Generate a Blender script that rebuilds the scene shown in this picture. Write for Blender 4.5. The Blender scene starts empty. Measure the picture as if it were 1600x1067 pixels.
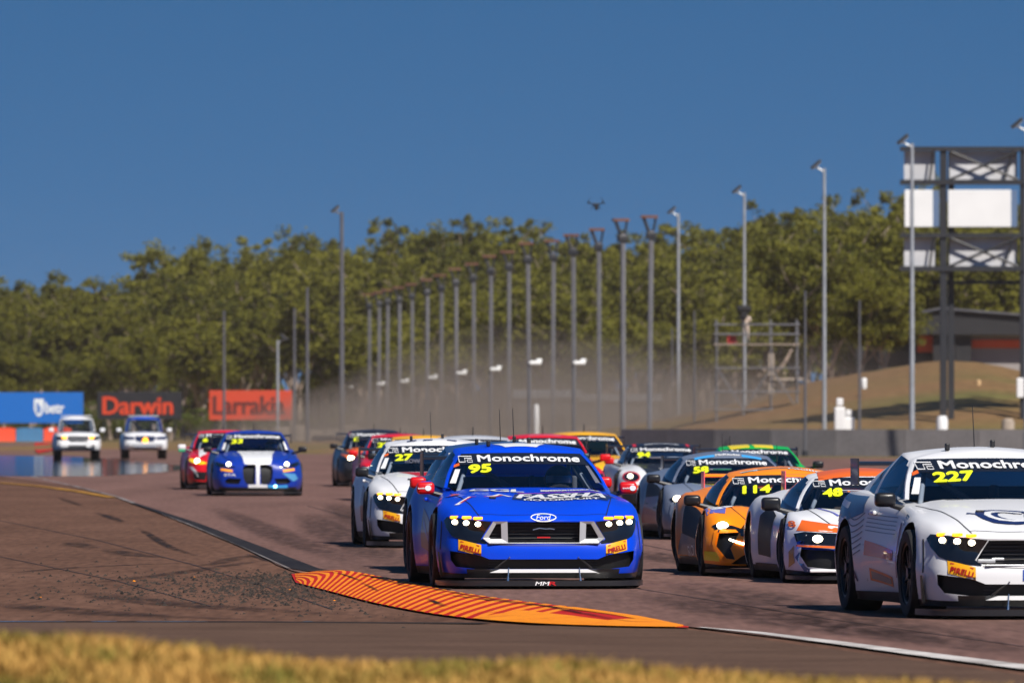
import bpy, bmesh, math, random
import numpy as np
from mathutils import Vector, Matrix, noise
from mathutils.bvhtree import BVHTree

random.seed(7); rng = np.random.default_rng(7)
R = math.radians
SC = bpy.context.scene
COL = SC.collection

# ------------------------------------------------------------------ camera
F, H, HZ = 14000.0, 1.53, 660.0          # focal length in photo pixels, eye height, horizon row
cam_d = bpy.data.cameras.new('camera'); cam = bpy.data.objects.new('camera', cam_d); COL.objects.link(cam)
cam.location = (0, 0, H); cam.rotation_euler = (R(90), 0, 0)
cam_d.sensor_width = 36; cam_d.lens = F / 1600 * 36; cam_d.shift_y = (HZ - 533.5) / 1600
cam_d.clip_start = 1; cam_d.clip_end = 20000
cam_d.dof.use_dof = True; cam_d.dof.focus_distance = 82; cam_d.dof.aperture_fstop = 7
SC.camera = cam

# ------------------------------------------------------------------ sky and sun
SUN_EL, SUN_AZ = 47.0, 147.0             # azimuth measured clockwise from +Y (view direction) towards +X
sx = math.sin(R(SUN_AZ)) * math.cos(R(SUN_EL)); sy = math.cos(R(SUN_AZ)) * math.cos(R(SUN_EL)); sz = math.sin(R(SUN_EL))
W = bpy.data.worlds.new('World'); SC.world = W; W.use_nodes = True
nt = W.node_tree; nt.nodes.clear()
tc = nt.nodes.new('ShaderNodeTexCoord')
mp = nt.nodes.new('ShaderNodeVectorMath'); mp.operation = 'MULTIPLY_ADD'      # clear deep sky: lift the pale horizon band out of view
mp.inputs[1].default_value = (1, 1, 2.6); mp.inputs[2].default_value = (0, 0, 0.30)
nm = nt.nodes.new('ShaderNodeVectorMath'); nm.operation = 'NORMALIZE'
sk = nt.nodes.new('ShaderNodeTexSky'); sk.sky_type = 'NISHITA'; sk.sun_disc = False
sk.sun_elevation = R(SUN_EL); sk.sun_rotation = R(SUN_AZ)
sk.air_density = 1.0; sk.dust_density = 0.1; sk.ozone_density = 1.6
hs = nt.nodes.new('ShaderNodeHueSaturation'); hs.inputs['Saturation'].default_value = 1.36; hs.inputs['Value'].default_value = 1.0
bg = nt.nodes.new('ShaderNodeBackground'); bg.inputs[1].default_value = 0.064
wo = nt.nodes.new('ShaderNodeOutputWorld')
L = nt.links.new
L(tc.outputs['Generated'], mp.inputs[0]); L(mp.outputs[0], nm.inputs[0]); L(nm.outputs[0], sk.inputs[0])
L(sk.outputs[0], hs.inputs['Color']); L(hs.outputs[0], bg.inputs[0]); L(bg.outputs[0], wo.inputs[0])
sun_d = bpy.data.lights.new('sun', 'SUN'); sun_d.energy = 4.6; sun_d.angle = R(0.53); sun_d.color = (1, 0.94, 0.86)
sun = bpy.data.objects.new('sun', sun_d); COL.objects.link(sun); sun.location = (40, -60, 80)
sun.rotation_euler = Vector((sx, sy, sz)).to_track_quat('Z', 'Y').to_euler()
vs = SC.view_settings; vs.view_transform = 'Standard'; vs.look = 'None'; vs.exposure = 0.36; vs.gamma = 1.0; vs.use_curve_mapping = False
SC.cycles.use_denoising = True; SC.cycles.max_bounces = 8; SC.cycles.transparent_max_bounces = 24
SC.cycles.volume_bounces = 1; SC.cycles.caustics_reflective = False; SC.cycles.caustics_refractive = False
SC.cycles.sample_clamp_indirect = 4; SC.cycles.volume_step_rate = 1; SC.cycles.volume_max_steps = 64

# ------------------------------------------------------------------ general helpers
def gp(x, y, z=0.0):
    """ground point (height z) that the photo shows at pixel (x, y)"""
    D = F * (H - z) / (y - HZ); return Vector(((x - 800) / F * D, D, z))
def at(x, y, D):
    """point at distance D seen at pixel (x, y)"""
    return Vector(((x - 800) / F * D, D, H - (y - HZ) / F * D))
MATS = {}
def mat(name, col, rough=0.6, metal=0.0, coat=0.0, spec=0.5, emit=None, es=0.0, var=0.0, scale=4.0, bump=0.0, coords='Object', col2=None, detail=4.0):
    if name in MATS: return MATS[name]
    m = bpy.data.materials.new(name); m.use_nodes = True; n = m.node_tree; b = n.nodes['Principled BSDF']
    b.inputs['Base Color'].default_value = (*col, 1); b.inputs['Roughness'].default_value = rough; b.inputs['Metallic'].default_value = metal
    b.inputs['Coat Weight'].default_value = coat; b.inputs['Coat Roughness'].default_value = 0.04; b.inputs['Specular IOR Level'].default_value = spec
    if emit: b.inputs['Emission Color'].default_value = (*emit, 1); b.inputs['Emission Strength'].default_value = es
    if var or bump or col2:
        t = n.nodes.new('ShaderNodeTexCoord'); no = n.nodes.new('ShaderNodeTexNoise'); no.inputs['Scale'].default_value = scale; no.inputs['Detail'].default_value = detail
        n.links.new(t.outputs[coords], no.inputs['Vector'])
        if var or col2:
            cr = n.nodes.new('ShaderNodeValToRGB'); cr.color_ramp.elements[0].position = 0.3; cr.color_ramp.elements[1].position = 0.7
            c2 = col2 or tuple(min(1, c * (1 + var)) for c in col); c1 = col if col2 else tuple(c * (1 - var) for c in col)
            cr.color_ramp.elements[0].color = (*c1, 1); cr.color_ramp.elements[1].color = (*c2, 1)
            n.links.new(no.outputs['Fac'], cr.inputs[0]); n.links.new(cr.outputs[0], b.inputs['Base Color'])
        if bump:
            bp = n.nodes.new('ShaderNodeBump'); bp.inputs['Strength'].default_value = bump; bp.inputs['Distance'].default_value = 0.02
            n.links.new(no.outputs['Fac'], bp.inputs['Height']); n.links.new(bp.outputs[0], b.inputs['Normal'])
    MATS[name] = m; return m
def paint(name, col, rough=0.32): return mat('paint ' + name, col, rough, coat=0.22, spec=0.3)
def vinyl(name, col, rough=0.4): return mat('vinyl ' + name, col, rough, coat=0.3)
def glow(name, col, s): return mat('lamp ' + name, col, 0.4, emit=col, es=s)

def link(o, parent=None):
    COL.objects.link(o)
    if parent is not None: o.parent = parent
    return o
def tag(o, label=None, cat=None, group=None, kind=None):
    for k, v in (('label', label), ('category', cat), ('group', group), ('kind', kind)):
        if v: o[k] = v
    return o
def thing(name, label, cat, loc=(0, 0, 0), rz=0.0, group=None):
    o = bpy.data.objects.new(name, None); o.location = loc; o.rotation_euler = (0, 0, rz); o.empty_display_size = 0.3
    link(o); return tag(o, label, cat, group)
def finish(me, mats, smooth=None):
    for m in (mats if isinstance(mats, (list, tuple)) else [mats]): me.materials.append(m)
    if smooth is not None:
        me.polygons.foreach_set('use_smooth', [True] * len(me.polygons)); me.set_sharp_from_angle(angle=R(smooth))
    me.update(); return me
def obj(name, data, mats=None, parent=None, smooth=None):
    """data: bmesh, (verts, faces) or a mesh; links ONE mesh object"""
    if isinstance(data, bpy.types.Mesh): me = data
    else:
        me = bpy.data.meshes.new(name)
        if isinstance(data, bmesh.types.BMesh): data.to_mesh(me); data.free()
        else: me.from_pydata([tuple(v) for v in data[0]], [], [tuple(f) for f in data[1]])
        finish(me, mats, smooth)
    return link(bpy.data.objects.new(name, me), parent)
class MB:
    """collects simple shapes into one bmesh"""
    def __init__(s): s.bm = bmesh.new()
    def box(s, c, d, rz=0.0, bevel=0.0, M=None, seg=2):
        m = Matrix.Translation(c) @ Matrix.Rotation(rz, 4, 'Z') @ Matrix.Diagonal((*d, 1))
        if M is not None: m = M @ m
        r = bmesh.ops.create_cube(s.bm, size=1, matrix=m)
        if bevel:
            es = list({e for v in r['verts'] for e in v.link_edges})
            bmesh.ops.bevel(s.bm, geom=es, offset=bevel, segments=seg, affect='EDGES', profile=0.5)
        return s
    def tube(s, a, b, r0, r1=None, n=8, caps=True):
        a, b = Vector(a), Vector(b); r1 = r0 if r1 is None else r1; d = (b - a)
        q = d.to_track_quat('Z', 'Y').to_matrix().to_4x4()
        bmesh.ops.create_cone(s.bm, cap_ends=caps, segments=n, radius1=r0, radius2=r1, depth=d.length, matrix=Matrix.Translation((a + b) / 2) @ q)
        return s
    def path(s, pts, r, n=8):
        for i in range(len(pts) - 1): s.tube(pts[i], pts[i + 1], r, r, n)
        return s
    def ball(s, c, d, u=16, v=10, rz=0):
        m = Matrix.Translation(c) @ Matrix.Rotation(rz, 4, 'Z') @ Matrix.Diagonal((*d, 1))
        bmesh.ops.create_uvsphere(s.bm, u_segments=u, v_segments=v, radius=0.5, matrix=m); return s
    def prism(s, pts, vec):
        """polygon of 3-D points extruded by vec"""
        vs_ = [s.bm.verts.new(p) for p in pts]; f = s.bm.faces.new(vs_)
        r = bmesh.ops.extrude_face_region(s.bm, geom=[f]); nv = [g for g in r['geom'] if isinstance(g, bmesh.types.BMVert)]
        bmesh.ops.translate(s.bm, verts=nv, vec=vec); return s
    def lathe(s, prof, c=(0, 0, 0), axis='X', n=32):
        rings = []
        for k in range(n):
            a = 2 * math.pi * k / n; ring = []
            for (h, r) in prof:
                p = (h, r * math.cos(a), r * math.sin(a)) if axis == 'X' else (r * math.cos(a), r * math.sin(a), h)
                ring.append(s.bm.verts.new((p[0] + c[0], p[1] + c[1], p[2] + c[2])))
            rings.append(ring)
        for k in range(n):
            A, B = rings[k], rings[(k + 1) % n]
            for i in range(len(prof) - 1): s.bm.faces.new((A[i], A[i + 1], B[i + 1], B[i]))
        return s
    def build(s, name, m, parent=None, smooth=None):
        bmesh.ops.recalc_face_normals(s.bm, faces=s.bm.faces); return obj(name, s.bm, m, parent, smooth)
def pchip(pts):
    xs = np.array([p[0] for p in pts], float); ys = np.array([p[1] for p in pts], float); n = len(xs)
    h = np.diff(xs); d = np.diff(ys) / h; m = np.zeros(n)
    for i in range(1, n - 1):
        if d[i - 1] * d[i] > 0:
            w1 = 2 * h[i] + h[i - 1]; w2 = h[i] + 2 * h[i - 1]; m[i] = (w1 + w2) / (w1 / d[i - 1] + w2 / d[i])
    m[0] = d[0]; m[-1] = d[-1]
    def f(x):
        x = min(max(x, xs[0]), xs[-1]); i = int(min(max(np.searchsorted(xs, x) - 1, 0), n - 2)); t = (x - xs[i]) / h[i]
        return float((1 + 2 * t) * (1 - t) ** 2 * ys[i] + t * (1 - t) ** 2 * h[i] * m[i] + t * t * (3 - 2 * t) * ys[i + 1] + t * t * (t - 1) * h[i] * m[i + 1])
    return f
def catmull(P, n):
    P = [np.array(p, float) for p in P]; P = [2 * P[0] - P[1]] + P + [2 * P[-1] - P[-2]]; dense = []
    for i in range(1, len(P) - 2):
        p0, p1, p2, p3 = P[i - 1:i + 3]
        t0 = 0; t1 = t0 + np.linalg.norm(p1 - p0) ** .5; t2 = t1 + np.linalg.norm(p2 - p1) ** .5; t3 = t2 + np.linalg.norm(p3 - p2) ** .5
        for t in np.linspace(t1, t2, 24, endpoint=False):
            A1 = (t1 - t) / (t1 - t0) * p0 + (t - t0) / (t1 - t0) * p1; A2 = (t2 - t) / (t2 - t1) * p1 + (t - t1) / (t2 - t1) * p2; A3 = (t3 - t) / (t3 - t2) * p2 + (t - t2) / (t3 - t2) * p3
            B1 = (t2 - t) / (t2 - t0) * A1 + (t - t0) / (t2 - t0) * A2; B2 = (t3 - t) / (t3 - t1) * A2 + (t - t1) / (t3 - t1) * A3
            dense.append((t2 - t) / (t2 - t1) * B1 + (t - t1) / (t2 - t1) * B2)
    dense.append(P[-2]); dense = np.array(dense)
    s = np.concatenate([[0], np.cumsum(np.linalg.norm(np.diff(dense, axis=0), axis=1))]); u = np.linspace(0, s[-1], n)
    return np.stack([np.interp(u, s, dense[:, k]) for k in range(dense.shape[1])], 1)

# ------------------------------------------------------------------ lettering: font outlines turned into flat meshes
TXT = {}
def text2d(s, bold=0.0, space=1.0):
    """(verts 2-D scaled to a unit box, faces, aspect)"""
    k = (s, bold, space)
    if k in TXT: return TXT[k]
    c = bpy.data.curves.new('t', 'FONT'); c.body = s; c.size = 1; c.offset = bold; c.space_character = space; c.resolution_u = 3; c.fill_mode = 'FRONT'
    o = bpy.data.objects.new('t', c); COL.objects.link(o)
    dg = bpy.context.evaluated_depsgraph_get(); me = bpy.data.meshes.new_from_object(o.evaluated_get(dg))
    v = np.array([x.co[:2] for x in me.vertices]); f = [tuple(p.vertices) for p in me.polygons]
    lo, hi = v.min(0), v.max(0); v = (v - lo) / (hi - lo)
    bpy.data.objects.remove(o); bpy.data.curves.remove(c); bpy.data.meshes.remove(me)
    TXT[k] = (v, f, float((hi - lo)[0] / (hi - lo)[1])); return TXT[k]
for s_ in ('Monochrome', 'PIRELLI', '95', '227', '114', '48', '58', '27', '33', '94', '84', 'Ford', 'MM', 'CO', 'MULTI', 'Darwin', 'Larrakia', 'betr', 'b', 'GGL', 'FASSHA', 'MOTORSPORT', 'PALMERSTON CONSTRUCTION', 'McKinder', 'Facilio', 'MMR', 'tools', 'ROWE', 'N', 'STA', 'R', '8', '22', '6'):
    text2d(s_, 0.0)
def place_text(s, box, rot=0.0, shear=0.0, bold=0.03):
    """2-D verts of lettering in a box (cx, cy, w, h)"""
    v, f, _ = text2d(s, 0.0); cx, cy, w, h = box; c, s2 = math.cos(rot), math.sin(rot); V_ = []; F_ = []
    d = h * bold * 1.5       # heavy lettering: thin copies laid over each other, each a hair above the last
    for k, (dx, dy) in enumerate(((0, 0), (d, 0), (-d, 0), (0, d * .6), (0, -d * .6), (d * .8, d * .5), (-d * .8, -d * .5)) if bold else ((0, 0),)):
        p = (v - 0.5) * (w - 2 * d, h - 1.2 * d); p[:, 0] += dx; p[:, 1] += dy; p[:, 0] += p[:, 1] * shear; n = len(V_) * len(v)
        V_.append(np.stack([cx + p[:, 0] * c - p[:, 1] * s2, cy + p[:, 0] * s2 + p[:, 1] * c, np.full(len(p), k * .0004)], 1)); F_ += [tuple(i + n for i in q) for q in f]
    return np.concatenate(V_), F_
def tess(poly, g=0.06):
    """flat polygon cut into cells of size g -> 2-D verts, faces"""
    bm = bmesh.new(); bm.faces.new([bm.verts.new((p[0], p[1], 0)) for p in poly])
    lo = np.min(poly, 0); hi = np.max(poly, 0)
    for k in (0, 1):
        a = lo[k] + g * .5
        while a < hi[k]:
            co = [0, 0, 0]; no = [0, 0, 0]; co[k] = a; no[k] = 1
            bmesh.ops.bisect_plane(bm, geom=list(bm.verts) + list(bm.edges) + list(bm.faces), plane_co=co, plane_no=no); a += g
    bmesh.ops.triangulate(bm, faces=[f for f in bm.faces if len(f.verts) > 4])
    bm.verts.index_update(); v = np.array([x.co[:2] for x in bm.verts]); f = [tuple(x.index for x in q.verts) for q in bm.faces]; bm.free()
    return v, f
def stroke(pts, w, closed=False):
    """outline polygon strip of width w along 2-D points -> verts, faces"""
    P = np.array(pts, float); n = len(P); V = []; Fc = []
    for i in range(n):
        a = P[i - 1] if (i > 0 or closed) else P[i]; b = P[(i + 1) % n] if (i < n - 1 or closed) else P[i]
        d = b - a; d /= max(1e-9, np.linalg.norm(d)); nrm = np.array([-d[1], d[0]]) * w / 2; V += [P[i] + nrm, P[i] - nrm]
    for i in range(n if closed else n - 1):
        j = (i + 1) % n; Fc.append((2 * i, 2 * i + 1, 2 * j + 1, 2 * j))
    return np.array(V), Fc
def ellipse(cx, cy, rx, ry, n=28): return [(cx + rx * math.cos(2 * math.pi * k / n), cy + ry * math.sin(2 * math.pi * k / n)) for k in range(n)]
ORD = ['first', 'second', 'third', 'fourth', 'fifth', 'sixth', 'seventh', 'eighth', 'ninth', 'tenth', 'eleventh', 'twelfth', 'thirteenth', 'fourteenth', 'fifteenth', 'sixteenth', 'seventeenth', 'eighteenth', 'nineteenth', 'twentieth']
def ordinal(i):
    if i < 20: return ORD[i]
    t = ['twenty', 'thirty', 'forty', 'fifty', 'sixty', 'seventy'][(i + 1) // 10 - 2]; u = (i + 1) % 10
    return (t[:-1] + 'ieth') if u == 0 else t + '-' + ORD[u - 1]

# ================================================================== THE SETTING
def ramp_mat(name, stops, scale, rough=0.85, bump=0.0, stretch=(1, 1, 1), fine=0.0, fine_scale=60.0, detail=6.0, spec=0.12, fstretch=(1, 1, 1)):
    """procedural ground material: large patches plus fine grain"""
    m = bpy.data.materials.new(name); m.use_nodes = True; n = m.node_tree; b = n.nodes['Principled BSDF']; lk = n.links.new
    b.inputs['Roughness'].default_value = rough; b.inputs['Specular IOR Level'].default_value = spec
    t = n.nodes.new('ShaderNodeTexCoord'); mpn = n.nodes.new('ShaderNodeMapping'); mpn.inputs['Scale'].default_value = stretch
    lk(t.outputs['Object'], mpn.inputs[0])
    no = n.nodes.new('ShaderNodeTexNoise'); no.inputs['Scale'].default_value = scale; no.inputs['Detail'].default_value = detail; no.inputs['Roughness'].default_value = 0.6
    lk(mpn.outputs[0], no.inputs['Vector'])
    cr = n.nodes.new('ShaderNodeValToRGB'); e = cr.color_ramp.elements
    while len(e) < len(stops): e.new(0.5)
    for k, (p, c) in enumerate(stops): e[k].position = p; e[k].color = (*c, 1)
    lk(no.outputs['Fac'], cr.inputs[0]); out = cr.outputs[0]
    n2 = n.nodes.new('ShaderNodeTexNoise'); n2.inputs['Scale'].default_value = fine_scale; n2.inputs['Detail'].default_value = 3
    m2 = n.nodes.new('ShaderNodeMapping'); m2.inputs['Scale'].default_value = fstretch; lk(t.outputs['Object'], m2.inputs[0]); lk(m2.outputs[0], n2.inputs['Vector'])
    if fine:
        mx = n.nodes.new('ShaderNodeMix'); mx.data_type = 'RGBA'; mx.blend_type = 'MULTIPLY'; mx.inputs[0].default_value = 1
        mr = n.nodes.new('ShaderNodeMapRange'); mr.inputs[1].default_value = .25; mr.inputs[2].default_value = .75; mr.inputs[3].default_value = 1 - fine; mr.inputs[4].default_value = 1 + fine * .4
        lk(n2.outputs['Fac'], mr.inputs[0]); lk(out, mx.inputs[6]); lk(mr.outputs[0], mx.inputs[7]); out = mx.outputs[2]
    lk(out, b.inputs['Base Color'])
    if bump:
        bp = n.nodes.new('ShaderNodeBump'); bp.inputs['Strength'].default_value = bump; bp.inputs['Distance'].default_value = 0.01
        lk(n2.outputs['Fac'], bp.inputs['Height']); lk(bp.outputs[0], b.inputs['Normal'])
    MATS[name] = m; return m
M_ground = ramp_mat('dry earth and grass', [(0.3, (.20, .12, .065)), (0.5, (.17, .125, .055)), (0.7, (.11, .11, .04))], 0.08, fine=.35, fine_scale=3)
M_track = ramp_mat('racing asphalt', [(0.3, (.140, .077, .061)), (0.5, (.175, .096, .077)), (0.72, (.21, .116, .094))], 0.35, stretch=(1.6, .14, 1), rough=.8, bump=.25, fine=.34, fine_scale=9, fstretch=(1.3, .10, 1))
M_run = ramp_mat('run-off asphalt', [(0.3, (.108, .054, .033)), (0.5, (.136, .069, .043)), (0.72, (.164, .084, .054))], 0.5, stretch=(1.0, .25, 1), rough=.85, bump=.3, fine=.4, fine_scale=9, fstretch=(1.3, .10, 1))
M_run2 = ramp_mat('old asphalt strip', [(0.3, (.088, .050, .032)), (0.7, (.126, .074, .049))], 0.8, rough=.85, bump=.3, fine=.3, fine_scale=20)
M_conc = ramp_mat('grey concrete', [(0.3, (.20, .185, .185)), (0.7, (.26, .24, .24))], 0.5, rough=.9, fine=.15, fine_scale=5)
M_pale = ramp_mat('pale concrete', [(0.3, (.32, .26, .21)), (0.7, (.44, .37, .30))], 0.7, rough=.9, fine=.2, fine_scale=4)
M_steel = mat('galvanised steel', (.42, .44, .47), .5, .5, var=.15, scale=2)
M_mast = mat('grey mast steel', (.13, .13, .145), .55, .35, var=.15, scale=1)
M_palesteel = mat('lit mast side and scaffold steel', (.20, .20, .215), .5, .3, var=.15, scale=1)  # lighter tone carries the masts' lit side; scaffold tubes share it
M_dark = mat('dark painted steel', (.020, .022, .028), .5)
M_black = mat('matt black', (.010, .010, .012), .55)
M_rubber = mat('tyre rubber', (.012, .012, .012), .75, var=.3, scale=20)
M_white = mat('white sheet', (.80, .80, .80), .5, var=.03, scale=1)
M_rust = mat('rusty brown steel', (.13, .055, .035), .7, var=.3, scale=4)

def sheet(name, pts, z, m, parent=None, kind=None, g=None):
    bm = bmesh.new(); f = bm.faces.new([bm.verts.new((p[0], p[1], z)) for p in pts])
    bmesh.ops.recalc_face_normals(bm, faces=bm.faces)
    if f.normal.z < 0: bmesh.ops.reverse_faces(bm, faces=[f])
    bmesh.ops.triangulate(bm, faces=bm.faces)
    o = obj(name, bm, m, parent)
    if kind: o['kind'] = kind
    return o
def strip(name, pts, ws, z, m, parent=None):
    P = np.array([(p[0], p[1]) for p in pts], float); V = []; Fc = []
    ws = ws if hasattr(ws, '__len__') else [ws] * len(P)
    for i in range(len(P)):
        d = P[min(i + 1, len(P) - 1)] - P[max(i - 1, 0)]; d /= np.linalg.norm(d); n_ = np.array([-d[1], d[0]]) * ws[i] / 2
        V += [(*(P[i] + n_), z), (*(P[i] - n_), z)]
    for i in range(len(P) - 1): Fc.append((2 * i + 1, 2 * i, 2 * i + 2, 2 * i + 3)[::-1])
    return obj(name, (V, Fc), m, parent)

sheet('ground', [(-1500, -150), (1500, -150), (1500, 3000), (-1500, 3000)], -0.03, M_ground, kind='structure')
edge_px = [(100, 758), (180, 777), (300, 821), (400, 862), (460, 892), (600, 917), (800, 946), (1000, 969), (1095, 981), (1300, 1005), (1600, 1045)]
edge = [(-60, 620), (-34, 420), (-20, 300)] + [tuple(gp(*p)[:2]) for p in edge_px] + [(4.6, 48), (7, 20), (9, -30)]
edge_s = catmull(edge, 160)
runoff = sheet('run_off_asphalt', [tuple(p) for p in edge_s[20:150]] + [(-2.2, 40), (-6, 60.5), (-90, 62), (-90, 330)], -0.012, M_run, kind='structure')
track = sheet('race_track', [tuple(p) for p in edge_s] + [(34, -30), (34, 60), (30, 300), (26, 372), (14, 384), (0, 440), (-12, 560), (-20, 700)], 0.0, M_track, kind='structure')
near = sheet('old_asphalt_strip', [(-8, 69.3), (-2, 69.2), (1.2, 67.3), (2.6, 58), (4.4, 46), (-8, 46)], -0.006, M_run2, kind='structure')
# painted edge line, worn; the yellow line of the run-off; rubber laid on the track edge
M_line = ramp_mat('worn white line paint', [(0.35, (.30, .27, .25)), (0.55, (.62, .58, .55))], 1.2, fine=.3, fine_scale=8)
M_faint = ramp_mat('worn-off line paint', [(0.4, (.14, .11, .10)), (0.75, (.36, .34, .34))], 1.0, stretch=(1, .2, 1), fine=.2)
M_yline = ramp_mat('worn yellow line paint', [(0.35, (.20, .10, .03)), (0.6, (.46, .23, .03))], 0.6, fine=.3, fine_scale=6)
M_skid = ramp_mat('laid rubber', [(0.35, (.020, .016, .015)), (0.65, (.034, .028, .025))], 1.5, stretch=(1, .2, 1), fine=.4, rough=.65)
M_skid2 = ramp_mat('faint laid rubber', [(0.35, (.045, .032, .026)), (0.65, (.068, .048, .038))], 1.5, stretch=(1, .2, 1), fine=.3)
strip('white_line', [gp(*p) for p in ((1094, 980), (1180, 988), (1300, 1003), (1450, 1023), (1600, 1042), (1800, 1068))], [.05, .13, .18, .22, .25, .25], 0.005, M_line, track)
strip('white_line', [gp(*p) for p in ((-200, 705), (40, 742), (110, 758), (180, 775), (240, 797), (300, 820), (380, 853), (455, 888))], .085, 0.005, M_faint, track)
strip('yellow_line', [gp(*p) for p in ((-160, 742), (0, 754), (60, 759), (120, 767), (175, 777))], .22, 0.004, M_yline, runoff)
strip('skid_mark', [gp(*p) for p in ((208, 786), (303, 818), (405, 859), (478, 889), (560, 902), (640, 912), (700, 921))], [.10, .16, .24, .28, .28, .24, .1], 0.0085, M_skid, track)
def soft(name, col, amount):
    m = bpy.data.materials.new(name); m.use_nodes = True; n = m.node_tree; b = n.nodes['Principled BSDF']; lk = n.links.new; b.inputs['Base Color'].default_value = (*col, 1); b.inputs['Roughness'].default_value = .75; b.inputs['Specular IOR Level'].default_value = .15
    a = n.nodes.new('ShaderNodeAttribute'); a.attribute_name = 'fade'; t = n.nodes.new('ShaderNodeTexCoord'); mp_ = n.nodes.new('ShaderNodeMapping'); mp_.inputs['Scale'].default_value = (3, .35, 1); no = n.nodes.new('ShaderNodeTexNoise'); no.inputs['Scale'].default_value = 2.2; no.inputs['Detail'].default_value = 5
    mr = n.nodes.new('ShaderNodeMapRange'); mr.inputs[1].default_value = .34; mr.inputs[2].default_value = .62; mr.inputs[3].default_value = .15; mr.inputs[4].default_value = amount; mu = n.nodes.new('ShaderNodeMath'); mu.operation = 'MULTIPLY'
    lk(t.outputs['Object'], mp_.inputs[0]); lk(mp_.outputs[0], no.inputs['Vector']); lk(no.outputs['Fac'], mr.inputs[0]); lk(mr.outputs[0], mu.inputs[0]); lk(a.outputs['Fac'], mu.inputs[1]); lk(mu.outputs[0], b.inputs['Alpha']); return m
def soft_strip(name, C, ws, z, m, parent):
    C = np.array(C, float); V = []; Fc = []; A_ = []; n = len(C)
    for i in range(n):
        d = C[min(i + 1, n - 1)] - C[max(i - 1, 0)]; d /= np.linalg.norm(d); nn = np.array([-d[1], d[0]]) * ws[i] / 2; e = min(1, 4 * i / n, 4 * (n - 1 - i) / n)
        for k, f in ((-1, 0), (-.45, .9), (.45, .9), (1, 0)): V.append((*(C[i] + nn * k), z)); A_.append(f * e)
    for i in range(n - 1):
        for k in range(3): a = i * 4 + k; Fc.append((a, a + 1, a + 5, a + 4))
    o = obj(name, (V, Fc), m, parent); ca = o.data.color_attributes.new('fade', 'FLOAT_COLOR', 'POINT'); ca.data.foreach_set('color', np.repeat(np.array(A_, np.float32), 4)); return o
def smear(pts, w, m=M_skid2, parent=runoff, z=-0.008):
    P = [gp(*p) for p in pts]; n = len(P); C = catmull([(p.x, p.y) for p in P], n * 6)
    k = len(C); soft_strip('skid_mark', C, [w * 1.5 * (0.4 + 0.6 * math.sin(math.pi * (i + .5) / k)) for i in range(k)], z, SOFT[m.name], parent)
M_tdark = ramp_mat('rubbered racing line', [(0.35, (.058, .042, .038)), (0.65, (.080, .059, .052))], 1.0)
SOFT = {M_skid.name: soft('rubber streak', (.018, .015, .014), .95), M_skid2.name: soft('faint rubber streak', (.028, .020, .017), .6), M_tdark.name: soft('racing line rubber', (.025, .019, .017), .5)}
smear(((217, 823), (240, 838), (270, 855), (318, 870)), .12, M_skid); smear(((380, 862), (440, 880), (500, 892)), .09, M_skid)
smear(((150, 799), (175, 808), (195, 816)), .16, M_skid); smear(((88, 775), (110, 783), (135, 792)), .16, M_skid2)
smear(((0, 895), (120, 885), (260, 879), (400, 876)), .2); smear(((110, 912), (200, 903), (300, 890), (420, 872)), .22)
smear(((0, 940), (150, 955), (330, 964), (520, 966)), .55); smear(((130, 922), (220, 936), (360, 948), (560, 960)), .5)
smear(((165, 856), (215, 866), (260, 871)), .3); smear(((270, 886), (330, 880), (380, 868), (430, 862)), .2)
smear(((330, 905), (420, 898), (470, 897)), .12); smear(((110, 845), (130, 852), (150, 856)), .3)
M_seam = mat('tar seam', (.016, .013, .012), .6)
for pts, w in ((((0, 812), (150, 842), (300, 880), (420, 916), (520, 950)), .02), (((0, 868), (180, 905), (330, 945)), .02)): strip('tar_seam', [gp(*p) for p in pts], w, -0.0085, M_seam, runoff)
for pts, w in ((((480, 790), (700, 850), (1000, 920), (1300, 968), (1600, 1010)), .018), (((560, 760), (1050, 860), (1300, 900)), .02)): strip('tar_seam', [gp(*p) for p in pts], w, 0.0035, M_seam, track)
def tsmear(pts, w, m): smear(pts, w, m, track, 0.004)
tsmear(((1040, 905), (1180, 935), (1400, 985), (1700, 1040)), .9, M_tdark); tsmear(((1000, 925), (1150, 955), (1330, 985), (1600, 1022)), .7, M_tdark)
tsmear(((480, 800), (520, 830), (600, 870), (680, 900)), .7, M_tdark); tsmear(((330, 790), (420, 830), (520, 868), (610, 896)), .5, M_tdark)
tsmear(((520, 785), (560, 812), (600, 836)), .6, M_tdark); tsmear(((1000, 860), (1040, 872), (1090, 884)), .5, M_tdark)
# wet gutter across the run-off
M_wet_mirage = mat('puddle and mirage water', (.02, .02, .022), .06, spec=.5)
M_gut = ramp_mat('dark wet gutter', [(0.35, (.02, .016, .014)), (0.65, (.05, .036, .03))], 2.0, fine=.3)
strip('drain_gutter', [(-8, 69.25), (-2.05, 69.15), (-0.2, 68.6)], .42, -0.0045, M_gut, runoff)
for a, b in ((-4.35, -3.45), (-2.9, -2.35), (-3.25, -3.05), (-1.62, -1.54), (-5.6, -4.6)):
    strip('puddle', [(a, 69.2), ((a + b) / 2, 69.21), (b, 69.2)], [.10, .26, .1], -0.0035, M_wet_mirage, runoff)
# heat mirage in front of the pickups, imitated by an added mirror-like sheet
mirage_pts = [gp(*p) for p in ((-120, 711), (40, 712), (160, 716), (230, 722), (285, 728), (270, 736), (200, 741), (120, 745), (40, 744), (-120, 742))]
cx = [(p.x, p.y) for p in mirage_pts]; cx = catmull(cx + [cx[0]], 60)[:-1]
o = sheet('mirage_sheet', cx, 0.006, M_wet_mirage, kind='structure')

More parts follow.
